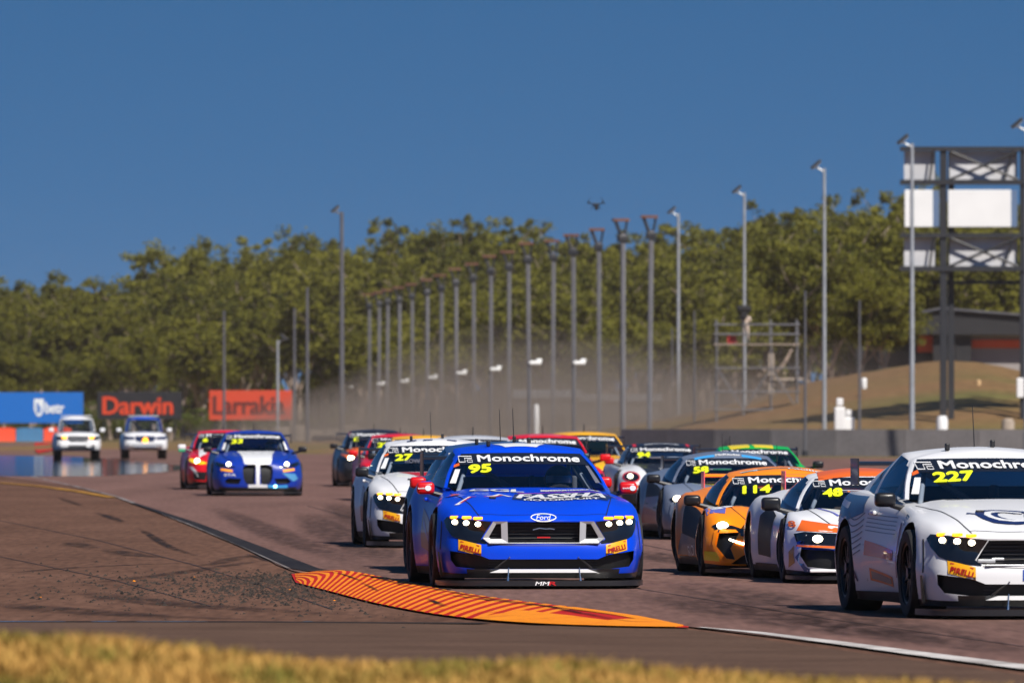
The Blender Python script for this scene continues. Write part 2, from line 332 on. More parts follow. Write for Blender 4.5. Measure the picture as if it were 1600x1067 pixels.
# ------------------------------------------------------------------ kerb: red base with raised yellow ribs
kin = [gp(*p) for p in ((455, 897), (520, 893), (600, 904), (700, 925), (800, 940), (900, 952), (1000, 966), (1076, 979))]      # track side
kout = [gp(*p) for p in ((462, 910), (520, 925), (600, 945), (700, 962), (800, 972), (900, 977), (1000, 979.5), (1076, 980.5))]  # run-off side
kin = catmull([(p.x, p.y) for p in kin], 90); kout = catmull([(p.x, p.y) for p in kout], 90)
M_kred = ramp_mat('kerb red paint', [(0.3, (.42, .012, .008)), (0.7, (.55, .02, .01))], 3, fine=.25, fine_scale=30, rough=.6)
M_kyel = ramp_mat('kerb yellow paint', [(0.25, (.50, .12, .008)), (0.45, (.84, .25, .008)), (0.7, (.88, .29, .010))], 2.2, fine=.2, fine_scale=25, rough=.6)
kerb = thing('kerb', 'raised orange and red ribbed apex kerb in front of the blue car', 'kerb', (0, 0, 0))
def kp(i, s, dz=0.0):
    a, b = kin[i], kout[i]; e = min(1, i / 6, (89 - i) / 10); z = (.004 + .035 * e * max(0, math.sin(math.pi * min(1, .10 + .90 * s))) ** .8) + dz
    return (a[0] + (b[0] - a[0]) * s, a[1] + (b[1] - a[1]) * s, z)
V = []; Fc = []; NS = 9
for i in range(90):
    for j in range(NS): V.append(kp(i, j / (NS - 1)))
for i in range(89):
    for j in range(NS - 1): a = i * NS + j; Fc.append((a, a + 1, a + NS + 1, a + NS))
kb = obj('kerb_base', (V, Fc), M_kred, kerb, 60)
bm = bmesh.new(); bm.from_mesh(kb.data); bmesh.ops.recalc_face_normals(bm, faces=bm.faces)
if sum(f.normal.z for f in bm.faces) < 0: bmesh.ops.reverse_faces(bm, faces=bm.faces)
bm.to_mesh(kb.data); bm.free()
def krib(i0, w, s0, s1, lean, m, h=.003):
    n = 9; T = []; Fq = []; nq = max(2, int(w)); nc = nq + 3
    for k in range(n):
        s = s0 + (s1 - s0) * k / (n - 1); sh = lean * (s - .5)
        for (di, dz) in [(0, -.002)] + [(w * q / nq, h) for q in range(nq + 1)] + [(w, -.002)]:
            u = min(max(i0 + sh + di, 0.5), 88.5); i = int(u); f = u - i
            p = np.array(kp(i, s)) * (1 - f) + np.array(kp(i + 1, s)) * f; T.append((p[0], p[1], p[2] + dz))
    for k in range(n - 1):
        for q in range(nc - 1): a = k * nc + q; Fq.append((a, a + nc, a + nc + 1, a + 1))
    bm = bmesh.new(); vv = [bm.verts.new(t) for t in T]
    for f in Fq:
        try: bm.faces.new([vv[i] for i in f])
        except ValueError: pass
    bmesh.ops.remove_doubles(bm, verts=bm.verts, dist=1e-5); bmesh.ops.recalc_face_normals(bm, faces=bm.faces)
    if sum(f.normal.z for f in bm.faces) < 0: bmesh.ops.reverse_faces(bm, faces=bm.faces)
    return obj('rib', bm, m, kerb)
i = -3.0
while i < 75:
    krib(i, 1.12, .0, 1.0, 12, M_kyel); i += 2.4
krib(71, 18, .55, 1.0, 4, M_kyel, .004); krib(68, 20, .0, .2, 0, M_kyel, .004); krib(83, 6, 0, 1, 2, M_kyel, .0045)

M_scuff = soft('black tyre scuff', (.012, .010, .009), .9)
def scuff(i0, i1, s0, s1, w):
    V = []; Fc = []; A_ = []; n = 14
    for k in range(n):
        t = k / (n - 1); i = min(88.4, max(.5, i0 + (i1 - i0) * t)); s = s0 + (s1 - s0) * t
        for q, f in ((-1, 0), (-.4, 1), (.4, 1), (1, 0)):
            ii = int(i); fr = i - ii; ss = min(.99, max(.01, s + q * w / 2)); p = np.array(kp(ii, ss)) * (1 - fr) + np.array(kp(ii + 1, ss)) * fr; V.append((p[0], p[1], p[2] + .006)); A_.append(f * min(1, 3 * t, 3 * (1 - t)))
    for k in range(n - 1):
        for q in range(3): a = k * 4 + q; Fc.append((a, a + 1, a + 5, a + 4))
    o = obj('tyre_scuff', (V, Fc), M_scuff, kerb); o.data.color_attributes.new('fade', 'FLOAT_COLOR', 'POINT').data.foreach_set('color', np.repeat(np.array(A_, np.float32), 4))
for a in ((10, 40, .12, .3, .10), (30, 70, .05, .22, .12), (45, 80, .35, .15, .08), (22, 36, .55, .7, .06), (50, 62, .6, .8, .07), (5, 22, .3, .5, .07), (60, 86, .1, .5, .10)): scuff(*a)
# loose rubber, clods and gravel on the run-off
M_clod = mat('dark rubber crumbs', (.028, .019, .014), .9, var=.5, scale=3)
def scatter(name, n, fn, smin, smax, m, label, cat):
    V = []; Fc = []
    base = np.array([(0, 0, 1), (1, 0, 0), (-.5, .87, 0), (-.5, -.87, 0)], float); fs = ((0, 1, 2), (0, 2, 3), (0, 3, 1))
    for _ in range(n):
        x, y = fn(); s = smin + (smax - smin) * random.random() ** 3; a = random.random() * 6.28; c, q = math.cos(a), math.sin(a); k = len(V)
        for p in base:
            px, py, pz = p * (s * random.uniform(.6, 1.3), s * random.uniform(.6, 1.3), s * random.uniform(.4, .9)); V.append((x + px * c - py * q, y + px * q + py * c, pz - .008))
        Fc += [tuple(k + t for t in f) for f in fs]
    o = obj(name, (V, Fc), m); return tag(o, label, cat, kind='stuff')
def near_kerb():
    while True:
        i = min(88, int(abs(random.gauss(0, 22)))); t = abs(random.gauss(0, .9)) ** 1.3
        a, b = kin[i], kout[i]; d = b - a; d /= max(1e-6, np.linalg.norm(d))
        x = b[0] - .15 - t * 1.0 + random.gauss(0, .15); y = b[1] + random.gauss(0, 1.6) + (6 * random.random() if i < 14 else 0)
        if y > 69.6 and y < 100: return x, y
def wide(): return random.uniform(-7, .5), random.triangular(63.5, 125, 75)
scatter('rubber_crumbs', 2600, near_kerb, .008, .035, M_clod, 'dark rubber crumbs and soil piled beside the striped kerb', 'debris')
def okw():
    while True:
        x, y = wide()
        ex = np.interp(-y, [-p[1] for p in edge_s], [p[0] for p in edge_s])
        if x < ex - .3: return x, y
scatter('gravel', 420, okw, .006, .03, M_clod, 'scattered dark stones on the brown run-off asphalt', 'gravel')
scatter('paint_chips', 7, near_kerb, .012, .024, M_kyel, 'orange paint chips lying among the rubber crumbs', 'debris')

# foreground dry grass
def grass_mat():
    m = bpy.data.materials.new('dry grass'); m.use_nodes = True; n = m.node_tree; b = n.nodes['Principled BSDF']; b.inputs['Roughness'].default_value = .8
    a = n.nodes.new('ShaderNodeAttribute'); a.attribute_name = 'tint'; n.links.new(a.outputs['Color'], b.inputs['Base Color'])
    b.inputs['Specular IOR Level'].default_value = .2; return m
def bank_z(x, y):
    """grassy bank between the photographer and the run-off"""
    crest = .775 - (x + 1.7) * .062 + .02 * math.sin(x * 1.7) + .012 * math.sin(x * 4.1 + 1); t = (y - 30) / (4.5 if y < 30 else 7.5); return crest * math.exp(-t * t) + .004
def bank():
    V = []; Fc = []; nx, ny = 80, 60
    for j in range(ny):
        for i in range(nx): x = -14 + 28 * i / (nx - 1); y = 14 + 38 * j / (ny - 1); V.append((x, y, bank_z(x, y) - (.02 if 0 < j < ny - 1 else .05)))
    for j in range(ny - 1):
        for i in range(nx - 1): a = j * nx + i; Fc.append((a, a + 1, a + nx + 1, a + nx))
    o = obj('grass_bank', (V, Fc), ramp_mat('bank soil', [(0.3, (.16, .11, .035)), (0.7, (.24, .17, .05))], 1.5, fine=.3), None, 80); o['kind'] = 'structure'
bank()
def grass():
    V = []; Fc = []; C = []; n = 80000
    X = rng.uniform(-4.6, 4.8, n); Y = rng.triangular(26.6, 30.2, 34, n)
    for x, y in zip(X, Y):
        z0 = bank_z(x, y) - .03; h = .03 + .06 * random.random() ** 1.8 + .035 * max(0, noise.noise((x * 2.5, y, 5))); w = .0045 + .0045 * random.random(); a = random.random() * 6.28
        lx, ly = random.gauss(0, .42) * h, random.gauss(0, .42) * h; c, s = math.cos(a) * w, math.sin(a) * w; k = len(V)
        V += [(x - c, y - s, z0), (x + c, y + s, z0), (x + lx * .4 + c * .7, y + ly * .4 + s * .7, z0 + h * .6), (x + lx * .4 - c * .7, y + ly * .4 - s * .7, z0 + h * .6), (x + lx, y + ly, z0 + h)]
        Fc += [(k, k + 1, k + 2, k + 3), (k + 3, k + 2, k + 4)]
        g = .60 + .85 * noise.noise((x * 2.2, y * 1.2, 0)) + .4 * noise.noise((x * 7, y * 4, 2)) + .6 * max(0, (28.9 - y) / 2.2) + .5 * max(0, (-x - 1.45)) * (1 if y < 29.6 else .35)
        gr = min(1, max(0, (g - .45) * 1.5)); r = random.random() * .5 + .5
        col = np.array((.56, .315, .082)) * (1 - gr) + np.array((.21, .185, .032)) * gr; col = col * (r * .6 + .40); C += [(*col, 1)] * 5
    me = bpy.data.meshes.new('grass'); me.from_pydata(V, [], Fc); at_ = me.color_attributes.new('tint', 'FLOAT_COLOR', 'POINT')
    at_.data.foreach_set('color', np.array(C, np.float32).ravel()); finish(me, grass_mat())
    tag(link(bpy.data.objects.new('grass', me)), 'dry straw coloured grass growing along the bottom of the picture', 'grass', kind='stuff')
grass()

# ------------------------------------------------------------------ walls and mounds
def wall(name, pts, h, th, m, label, cat='wall', group=None, panel=None):
    t = thing(name, label, cat, (pts[0][0], pts[0][1], 0), 0, group); o0 = Vector((pts[0][0], pts[0][1], 0))
    C = catmull(pts, 2 + int(sum(math.dist(pts[i], pts[i + 1]) for i in range(len(pts) - 1)) / panel))
    for a, b in zip(C[:-1], C[1:]):
        d = b - a; l = np.linalg.norm(d); mid = (a + b) / 2
        mb = MB(); mb.prism([(-l / 2 + .01, -th / 2 - .08, 0), (-l / 2 + .01, -th / 2, .25), (-l / 2 + .01, -th / 2 + .03, h), (-l / 2 + .01, th / 2, h), (-l / 2 + .01, th / 2 + .08, 0)], (l - .02, 0, 0))
        p = mb.build('concrete_panel', m, t); p.location = Vector((mid[0], mid[1], 0)) - o0; p.rotation_euler.z = math.atan2(d[1], d[0])
    return t
wall('barrier_wall', [(46, 396), (24, 403), (12, 411), (5.2, 420)], 1.22, .3, M_conc, 'tall dark grey concrete barrier wall behind the cars on the right', panel=4.0)
wall('barrier_wall', [(4.9, 422), (-1, 445), (-7, 490), (-12, 545)], .74, .3, M_conc, 'low dark grey concrete wall leading left from the tall one', panel=4.0)
k = 0
for x in range(440, 1000, 27):
    D = 640 - (x - 440) * .17; s = F / D; p = at(x, 660, D); w = 25 / s
    mb = MB().box((0, 0, .58 + .1 * math.sin(x)), (w, .6, 1.16 + .2 * math.sin(x)), bevel=.12)
    o = mb.build('concrete_block', M_pale); o.location = (p.x, p.y, 0); o.rotation_euler.z = random.uniform(-.1, .1)
    tag(o, 'pale concrete barrier block at the foot of the light masts, %s from the left' % ordinal(k), 'barrier', 'pale blocks along the far edge of the track'); k += 1

def mound():
    prof = pchip([(-30, .2), (-8, .5), (3.6, 1.0), (9, 1.7), (14, 2.8), (18, 4.0), (24.6, 4.95), (29, 4.2), (34, 3.2), (60, 2.5), (90, 1)])
    V = []; Fc = []; nx, ny = 90, 34
    for j in range(ny):
        for i in range(nx):
            x = -30 + 120 * i / (nx - 1); y = 424 + 190 * j / (ny - 1); t = (y - 424) / 70
            e = (t * t * (3 - 2 * t) if t < 1 else 1 - max(0, (y - 540) / 90) * .6)
            fade = min(1, max(0, (y - 424 - max(0, (8 - x)) * 2.2) / 60)) if x < 8 else 1
            z = prof(x) * max(0, e) * fade + .22 * noise.noise((x * .12, y * .06, 3)) * min(1, t * 3) + .1 * noise.noise((x * .5, y * .2, 1)) * min(1, t * 3)
            V.append((x, y, z - .04))
    for j in range(ny - 1):
        for i in range(nx - 1): a = j * nx + i; Fc.append((a, a + 1, a + nx + 1, a + nx))
    m = ramp_mat('mound grass and dirt', [(0.36, (.23, .125, .058)), (0.5, (.20, .125, .052)), (0.64, (.14, .125, .04))], 0.07, stretch=(.5, 1, 2.2), fine=.35, fine_scale=1.6)
    o = obj('grass_mound', (V, Fc), m, None, 60); o['kind'] = 'structure'
mound()

# ------------------------------------------------------------------ advertising boards
def board(label, x0, x1, y0, y1, D, m, word, wm, box, name='billboard', bold=.03):
    a = at(x0, y1, D); b = at(x1, y0, D); w = b.x - a.x; h = b.z - a.z
    t = thing(name, label, 'billboard', ((a.x + b.x) / 2, D, 0))
    p = MB().box((0, 0, a.z + h / 2), (w, .14, h), bevel=.02).build('panel', m, t)
    for k in range(4): MB().tube((-w * .42 + w * .28 * k, .12, 0), (-w * .42 + w * .28 * k, .12, a.z + h * .8), .06).build('post', M_dark, t)
    v, f = place_text(word, (box[0] * w, a.z + h * (.5 + box[1]), box[2] * w, box[3] * h), bold=bold)
    obj('lettering', ([(q[0], -.085 - q[2] * 8, q[1]) for q in v], f), wm, p); return t, w, h, a.z, p
M_bblue = mat('board blue', (.0, .13, .50), .5); M_bblk = mat('board black', (.012, .012, .016), .5); M_bred = mat('board red', (.56, .055, .02), .5)
M_lred = mat('lettering red', (.60, .05, .012), .5); M_lblk = mat('lettering dark red', (.12, .02, .015), .5); M_lwht = mat('lettering white', (.75, .78, .80), .5)
t, w, h, z0, p = board('bright blue advertising board with white shield logo on the left', -14, 130, 613, 661, 716, M_bblue, 'betr', M_lwht, (.19, 0, .21, .36))
sh = [(-.5, .5), (.5, .5), (.5, -.1), (.28, -.4), (0, -.5), (-.28, -.4), (-.5, -.1)]; v, f = tess([(.02 * w + a * .105 * w, z0 + h * (.5 + b * .58)) for a, b in sh], .5)
obj('shield_logo', ([(q[0], -.085, q[1]) for q in v], f), M_lwht, p)
v, f = place_text('b', (.02 * w, z0 + h * .5, .05 * w, .34 * h)); obj('logo_letter', ([(q[0], -.095 - q[2] * 8, q[1]) for q in v], f), M_bblue, p)
board('black advertising board with red Darwin lettering behind the pickups', 152, 284, 612, 655, 714, M_bblk, 'Darwin', M_lred, (-.02, 0, .84, .66))
board('red advertising board with dark Larrakia lettering', 327, 456, 610, 656, 710, M_bred, 'Larrakia', M_lblk, (-.02, 0, .88, .64))
M_tred = mat('barrier red plastic', (.75, .06, .012), .5, var=.1); M_tblu = mat('barrier blue plastic', (.035, .15, .30), .5, var=.1)
for k, (x0, x1, m, nm_) in enumerate(((-70, -26, M_tblu, 'blue'), (-26, 25, M_tred, 'red'), (25, 68, M_tblu, 'blue'), (68, 112, M_tred, 'red'))):
    D = 700; a = at(x0, 660, D); b = at(x1, 660, D); w = b.x - a.x
    t = thing('water_barrier', '%s plastic barrier segment below the blue board, %s from the left' % (nm_, ORD[k]), 'barrier', ((a.x + b.x) / 2, D, 0), 0, 'plastic barriers at the far corner')
    MB().prism([(-w / 2 + .03, -.35, .05), (-w / 2 + .03, -.25, .5), (-w / 2 + .03, -.15, 1.05), (-w / 2 + .03, .15, 1.05), (-w / 2 + .03, .35, .05)], (w - .06, 0, 0)).build('shell', m, t)
    MB().box((0, 0, 1.09), (w * .8, .16, .08), bevel=.03).build('top_rib', m, t)
k_ = sheet('far_kerb', [gp(*p) for p in ((55, 692), (100, 694), (95, 702), (60, 709), (52, 702))], .05, M_kred); tag(k_, 'far red kerb beside the white pickup', 'kerb')

# ------------------------------------------------------------------ light masts
def floodlight(x, ytop, h, label, heads=2, side=-1, D=None, name='floodlight_pole', m=None, r=.13, group='thin galvanised floodlight poles'):
    D = D or F * (h - H) / (HZ - ytop); p = at(x, HZ, D); m = m or M_steel
    t = thing(name, label, 'light pole', (p.x, D, 0), 0, group)
    sh_ = MB(); 
    for k in range(6): sh_.tube((0, 0, h * k / 6), (0, 0, h * (k + 1) / 6 + .02), r * (1 - k * .07), r * (1 - k * .07) * .97, 10)
    sh_.build('shaft', m, t, 40)
    MB().tube((0, 0, 0), (0, 0, .25), r * 2, r * 1.8, 10).build('base_plate', M_dark, t)
    if heads:
        MB().tube((0, 0, h - .15), (side * .45, 0, h + .1), .05).build('arm', m, t)
        for q in range(heads):
            M_ = Matrix.Translation((side * (.42 + .0 * q), -.1 + .35 * q, h + .22)) @ Matrix.Rotation(R(40 * side), 4, 'Y')
            hd = MB().box((0, 0, 0), (.62, .34, .16), bevel=.04, M=M_).build('lamp_head', M_dark, t)
            MB().box((0, 0, -.09), (.5, .26, .02), M=M_).build('lens', mat('lamp lens', (.5, .5, .5), .2), hd)
    return t
floodlight(1425, 228, 14.2, 'galvanised floodlight pole standing just left of the gantry column', D=408)
floodlight(1288, 264, 14.2, 'galvanised floodlight pole between the grass mound and the scaffold tower', r=.12)
floodlight(1163, 302, 14.2, 'galvanised floodlight pole rising behind the scaffold tower', r=.12)
floodlight(1060, 334, 14.2, 'galvanised floodlight pole right of the row of crossbar masts', r=.13)
floodlight(1604, 190, 14.6, 'floodlight pole at the right edge beyond the gantry', D=398, side=-1)
floodlight(534, 332, 14.6, 'tall floodlight mast with clustered lamps left of the row of masts', heads=4, r=.19, m=M_mast)
for x, y0, lab in ((480, 450, 'slim pole in front of the trees left of the tall clustered mast'), (460, 482, 'slim pole beside the red board'), (350, 486, 'slim pole between the black and red boards'), (1085, 486, 'short bare pole left of the scaffold tower'), (1050, 512, 'short bare pole behind the rightmost crossbar mast'), (1258, 455, 'short bare pole right of the scaffold tower'), (1343, 470, 'short bare pole on the grass mound')):
    floodlight(x, y0, 9.5 if x < 600 else 7.5, lab, heads=0, r=.13 if x < 600 else .075, m=M_mast, group='slim bare poles')
floodlight(434, 532, 7.0, 'short pole with white lamp in front of the red board', heads=1, side=1, r=.12, group='slim bare poles')
mast_px = [(1015, 337), (974, 342), (937, 357), (898, 366), (864, 375), (828, 379), (796, 392), (768, 399), (742, 411), (714, 419), (690, 429), (668, 436), (645, 443), (625, 448), (605, 452), (592, 456), (578, 459)]
for k, (x, yt) in enumerate(mast_px):
    h = 12.0; D = F * (h - H) / (HZ - yt); p = at(x, HZ, D); lean = random.gauss(0, .006)
    t = thing('light_mast', 'grey mast with rusty crossbar on top, %s from the right in the receding row' % ORD[k], 'light mast', (p.x, D, 0), 0, 'row of masts along the straight'); t.rotation_euler = (0, lean, random.gauss(0, .15))
    mb = MB().box((-.07, 0, h * .47), (.13, .26, h * .94)); mb.build('shaft', M_mast, t)
    MB().box((.045, 0, h * .47), (.09, .2, h * .94 - .1)).build('lit_side', M_palesteel, t)  # sunlit right side of the mast, put in as a lighter strip
    MB().box((-.14, 0, h - .06), (.86, .35, .14)).build('crossbar', M_rust, t)
    MB().tube((-.1, 0, h * .92), (-.42, 0, h - .1), .09).tube((.05, 0, h * .92), (.2, 0, h - .1), .06).build('bracket', M_dark, t)
    MB().box((-.05, 0, h * .915), (.5, .4, .35), bevel=.05).build('junction_box', M_dark, t)
for k, (x, y) in enumerate(((905, 567), (836, 567), (774, 577), (721, 583), (676, 590), (632, 596), (595, 600), (545, 605))):
    h = 4.5; D = F * (h - H) / (HZ - y); p = at(x, HZ, D); t = thing('lamp_post', 'short lamp post with bright white head, %s from the right among the masts' % ORD[k], 'lamp post', (p.x, D, 0), 0, 'low white lamps between the masts')
    MB().tube((-.3, 0, 0), (-.3, 0, h), .07, .05).build('shaft', M_mast, t)
    hd = MB().box((.0, 0, h), (.62, .4, .2), bevel=.08, M=Matrix.Translation((0, 0, 0)) @ Matrix.Rotation(0, 4, 'Y')).build('lamp_head', mat('lamp head white', (.85, .85, .83), .5), t)
    MB().box((.2, -.02, h + .12), (.3, .3, .18), bevel=.06).build('visor', MATS['lamp head white'], t)

# ------------------------------------------------------------------ gantry with banners
def gantry():
    D = 452; s = F / D; t = thing('gantry', 'dark steel screen gantry with grey truss bays and blank white banners', 'gantry', at(1500, HZ, D) * Vector((1, 1, 0)))
    o = t.location
    X = lambda x: (x - 800) / s - o.x
    Z = lambda y: H + (HZ - y) / s
    for x in (1474, 1599, 1720):
        MB().box((X(x), 0, (Z(230)) / 2), (.34, .4, Z(230)), bevel=.02).build('column', M_dark, t)
        MB().box((X(x) + .45, 1.2, Z(230) / 2 - .1), (.30, .36, Z(230) - .2)).build('back_column', M_dark, t)
    grey = mat('truss sheet grey', (.56, .56, .58), .6, var=.12, scale=.6)
    for (y0, y1) in ((236, 282), (371, 417)):
        for yy, hh in ((y0 - 3, .22), (y1 + 3, .25)): MB().box((X(1570), -.05, Z(yy)), ((1740 - 1413) / s, .5, hh)).build('chord', M_dark, t)
        for x0, x1 in ((1413, 1462), (1484, 1590), (1606, 1712)):
            MB().box(((X(x0) + X(x1)) / 2, .25, (Z(y0) + Z(y1)) / 2), ((x1 - x0) / s, .06, (y1 - y0) / s - .05)).build('back_sheet', grey, t)
            a, b = (X(x0), -.22, Z(y0 + 1)), (X(x1), -.22, Z(y1 - 1)); c, d = (X(x0), -.28, Z(y1 - 1)), (X(x1), -.28, Z(y0 + 1))
            if x1 - x0 > 60: MB().tube(a, b, .07).build('brace', M_dark, t); MB().tube(c, d, .07).build('brace', M_dark, t)
            MB().tube((X(x0 + (x1 - x0) * .8), -.2, Z(y1)), (X(x0 + (x1 - x0) * .93), -.2, Z(y0)), .06).build('brace', M_dark, t)
    for x0, x1 in ((1413, 1457), (1481, 1579), (1607, 1700)):
        MB().box(((X(x0) + X(x1)) / 2, -.3, (Z(297) + Z(355)) / 2), ((x1 - x0) / s, .1, 58 / s), bevel=.02).build('banner', M_white, t)
        MB().box((X(x1) + .17, -.1, (Z(297) + Z(355)) / 2), (.32, .08, 57 / s)).build('banner_edge', mat('banner edge blue grey', (.10, .16, .28), .6), t)
    MB().box((X(1530), .6, Z(441)), (150 / s, .2, .18)).build('walkway', M_dark, t)
    MB().box((X(1595), -.28, Z(606)), (.45, .2, 1.0), bevel=.05).build('cabinet', M_white, t)
gantry()
def shed():
    D = 570; s = F / D; t = thing('shed', 'long black roofed shed with orange stripe behind the mound', 'shed', at(1470, HZ, D) * Vector((1, 1, 0))); o = t.location
    X = lambda x: (x - 800) / s - o.x
    Z = lambda y: H + (HZ - y) / s
    blk = mat('shed black cladding', (.014, .014, .017), .6, var=.2, scale=.5); gw = mat('shed grey wall', (.30, .27, .26), .8, var=.08, scale=.4); og = mat('shed orange stripe', (.80, .10, .01), .5)
    MB().prism([(X(1325), 0, Z(512)), (X(1470), 0, Z(483)), (X(1640), 0, Z(497)), (X(1640), 0, Z(524)), (X(1325), 0, Z(521))], (0, 8, 0)).build('roof', blk, t)
    MB().prism([(X(1322), -.3, Z(510)), (X(1470), -.3, Z(480)), (X(1642), -.3, Z(494)), (X(1642), -.3, Z(497)), (X(1470), -.3, Z(483)), (X(1322), -.3, Z(512))], (0, 8.6, 0)).build('roof_edge', M_mast, t)
    MB().box((X(1560), 1.5, Z(565)), (90 / s, .2, 80 / s)).build('wall', gw, t); MB().box((X(1558), 1.35, Z(537)), (76 / s, .06, 13 / s)).build('stripe', og, t)
    MB().box((X(1400), 2, Z(560)), (115 / s, .2, 90 / s)).build('wall', blk, t); MB().box((X(1448), 1.7, Z(537)), (26 / s, .1, 26 / s)).build('stripe', og, t)
    for x in (1345, 1380, 1465, 1487, 1500, 1512): MB().box((X(x), .8, (Z(520)) / 2), (.5, .5, Z(520))).build('column', blk, t)
    MB().box((X(1487), 3, Z(560)), (60 / s, .2, 90 / s)).build('back_wall', blk, t)
shed()
def tents():
    D = 640; s = F / D; g = mat('low shed grey sheet', (.22, .22, .23), .7, var=.1)
    for x0, x1, y0, lab in ((806, 905, 614, 'low grey flat roofed shed behind the masts'), (905, 1030, 620, 'second low grey shed behind the two rightmost crossbar masts')):
        a = at((x0 + x1) / 2, HZ, D); t = thing('low_shed', lab, 'shed', (a.x, D, 0)); w = (x1 - x0) / s; h = H + (HZ - y0) / s
        MB().box((0, 0, h * .45), (w, 3, h * .9)).build('wall', g, t); MB().prism([(-w / 2 - .2, -1.8, h * .9), (-w / 2 - .2, 0, h * 1.06), (-w / 2 - .2, 1.8, h * .9)], (w + .4, 0, 0)).build('roof', M_steel, t)
        MB().box((w * .2, -1.53, h * .3), (w * .18, .05, h * .55)).build('door', M_dark, t)
tents()
# ------------------------------------------------------------------ scaffold tower with a camera operator
def scaffold():
    D = 474; s = F / D; t = thing('scaffold_tower', 'silver tube scaffold tower with planked camera platform', 'scaffold', at(1182, HZ, D) * Vector((1, 1, 0))); o = t.location
    X = lambda x: (x - 800) / s - o.x
    Z = lambda y: H + (HZ - y) / s
    for x in (1120, 1162, 1205, 1246):
        for yy in (0, 1.8): MB().tube((X(x), yy, 0), (X(x), yy, Z(502 if yy == 0 else 498)), .045, n=6).build('standard', M_palesteel, t)
    for y in (507, 522, 575, 612, 640):
        for yy in (0, 1.8): MB().tube((X(1116), yy - .06, Z(y)), (X(1250), yy - .06, Z(y)), .04, n=6).build('rail', M_palesteel, t)
    for a, b, y0, y1 in ((1120, 1162, 575, 640), (1162, 1205, 640, 575), (1205, 1246, 575, 640)): MB().tube((X(a), -.05, Z(y0)), (X(b), -.05, Z(y1)), .035, n=6).build('brace', M_palesteel, t)
    for q in range(6): MB().box((X(1183), .1 + q * .31, Z(538)), (134 / s, .29, .06)).build('plank', M_pale, t)
    MB().box((X(1205), .9, Z(580)), (.35, 1.2, 2.4)).build('stair_panel', M_pale, t); MB().box((X(1232), .9, Z(592)), (1.6, 1.5, .12)).build('landing', M_pale, t)
    return o, X, Z
SCF = scaffold()

# ------------------------------------------------------------------ trees
def leaf_mat(name, c1, c2):
    m = bpy.data.materials.new(name); m.use_nodes = True; n = m.node_tree; b = n.nodes['Principled BSDF']; lk = n.links.new
    b.inputs['Roughness'].default_value = .75; b.inputs['Specular IOR Level'].default_value = .2
    a = n.nodes.new('ShaderNodeAttribute'); a.attribute_name = 'tint'; oi = n.nodes.new('ShaderNodeObjectInfo')
    ad = n.nodes.new('ShaderNodeMath'); ad.operation = 'MULTIPLY_ADD'; ad.inputs[1].default_value = .45; lk(oi.outputs['Random'], ad.inputs[0]); lk(a.outputs['Fac'], ad.inputs[2])
    mx = n.nodes.new('ShaderNodeMix'); mx.data_type = 'RGBA'; mx.inputs[6].default_value = (*c1, 1); mx.inputs[7].default_value = (*c2, 1); lk(ad.outputs[0], mx.inputs[0])
    lk(mx.outputs[2], b.inputs['Base Color'])
    tr = n.nodes.new('ShaderNodeBsdfTranslucent'); lk(mx.outputs[2], tr.inputs['Color']); ms = n.nodes.new('ShaderNodeMixShader'); ms.inputs[0].default_value = .22
    lk(b.outputs[0], ms.inputs[1]); lk(tr.outputs[0], ms.inputs[2]); lk(ms.outputs[0], n.nodes['Material Output'].inputs[0]); return m
M_leaf = leaf_mat('eucalyptus leaves', (.022, .032, .006), (.190, .180, .020)); M_shrub = leaf_mat('shrub leaves', (.05, .075, .012), (.13, .16, .025))
M_bark = mat('pale bark', (.34, .26, .21), .9, var=.35, scale=1.2)
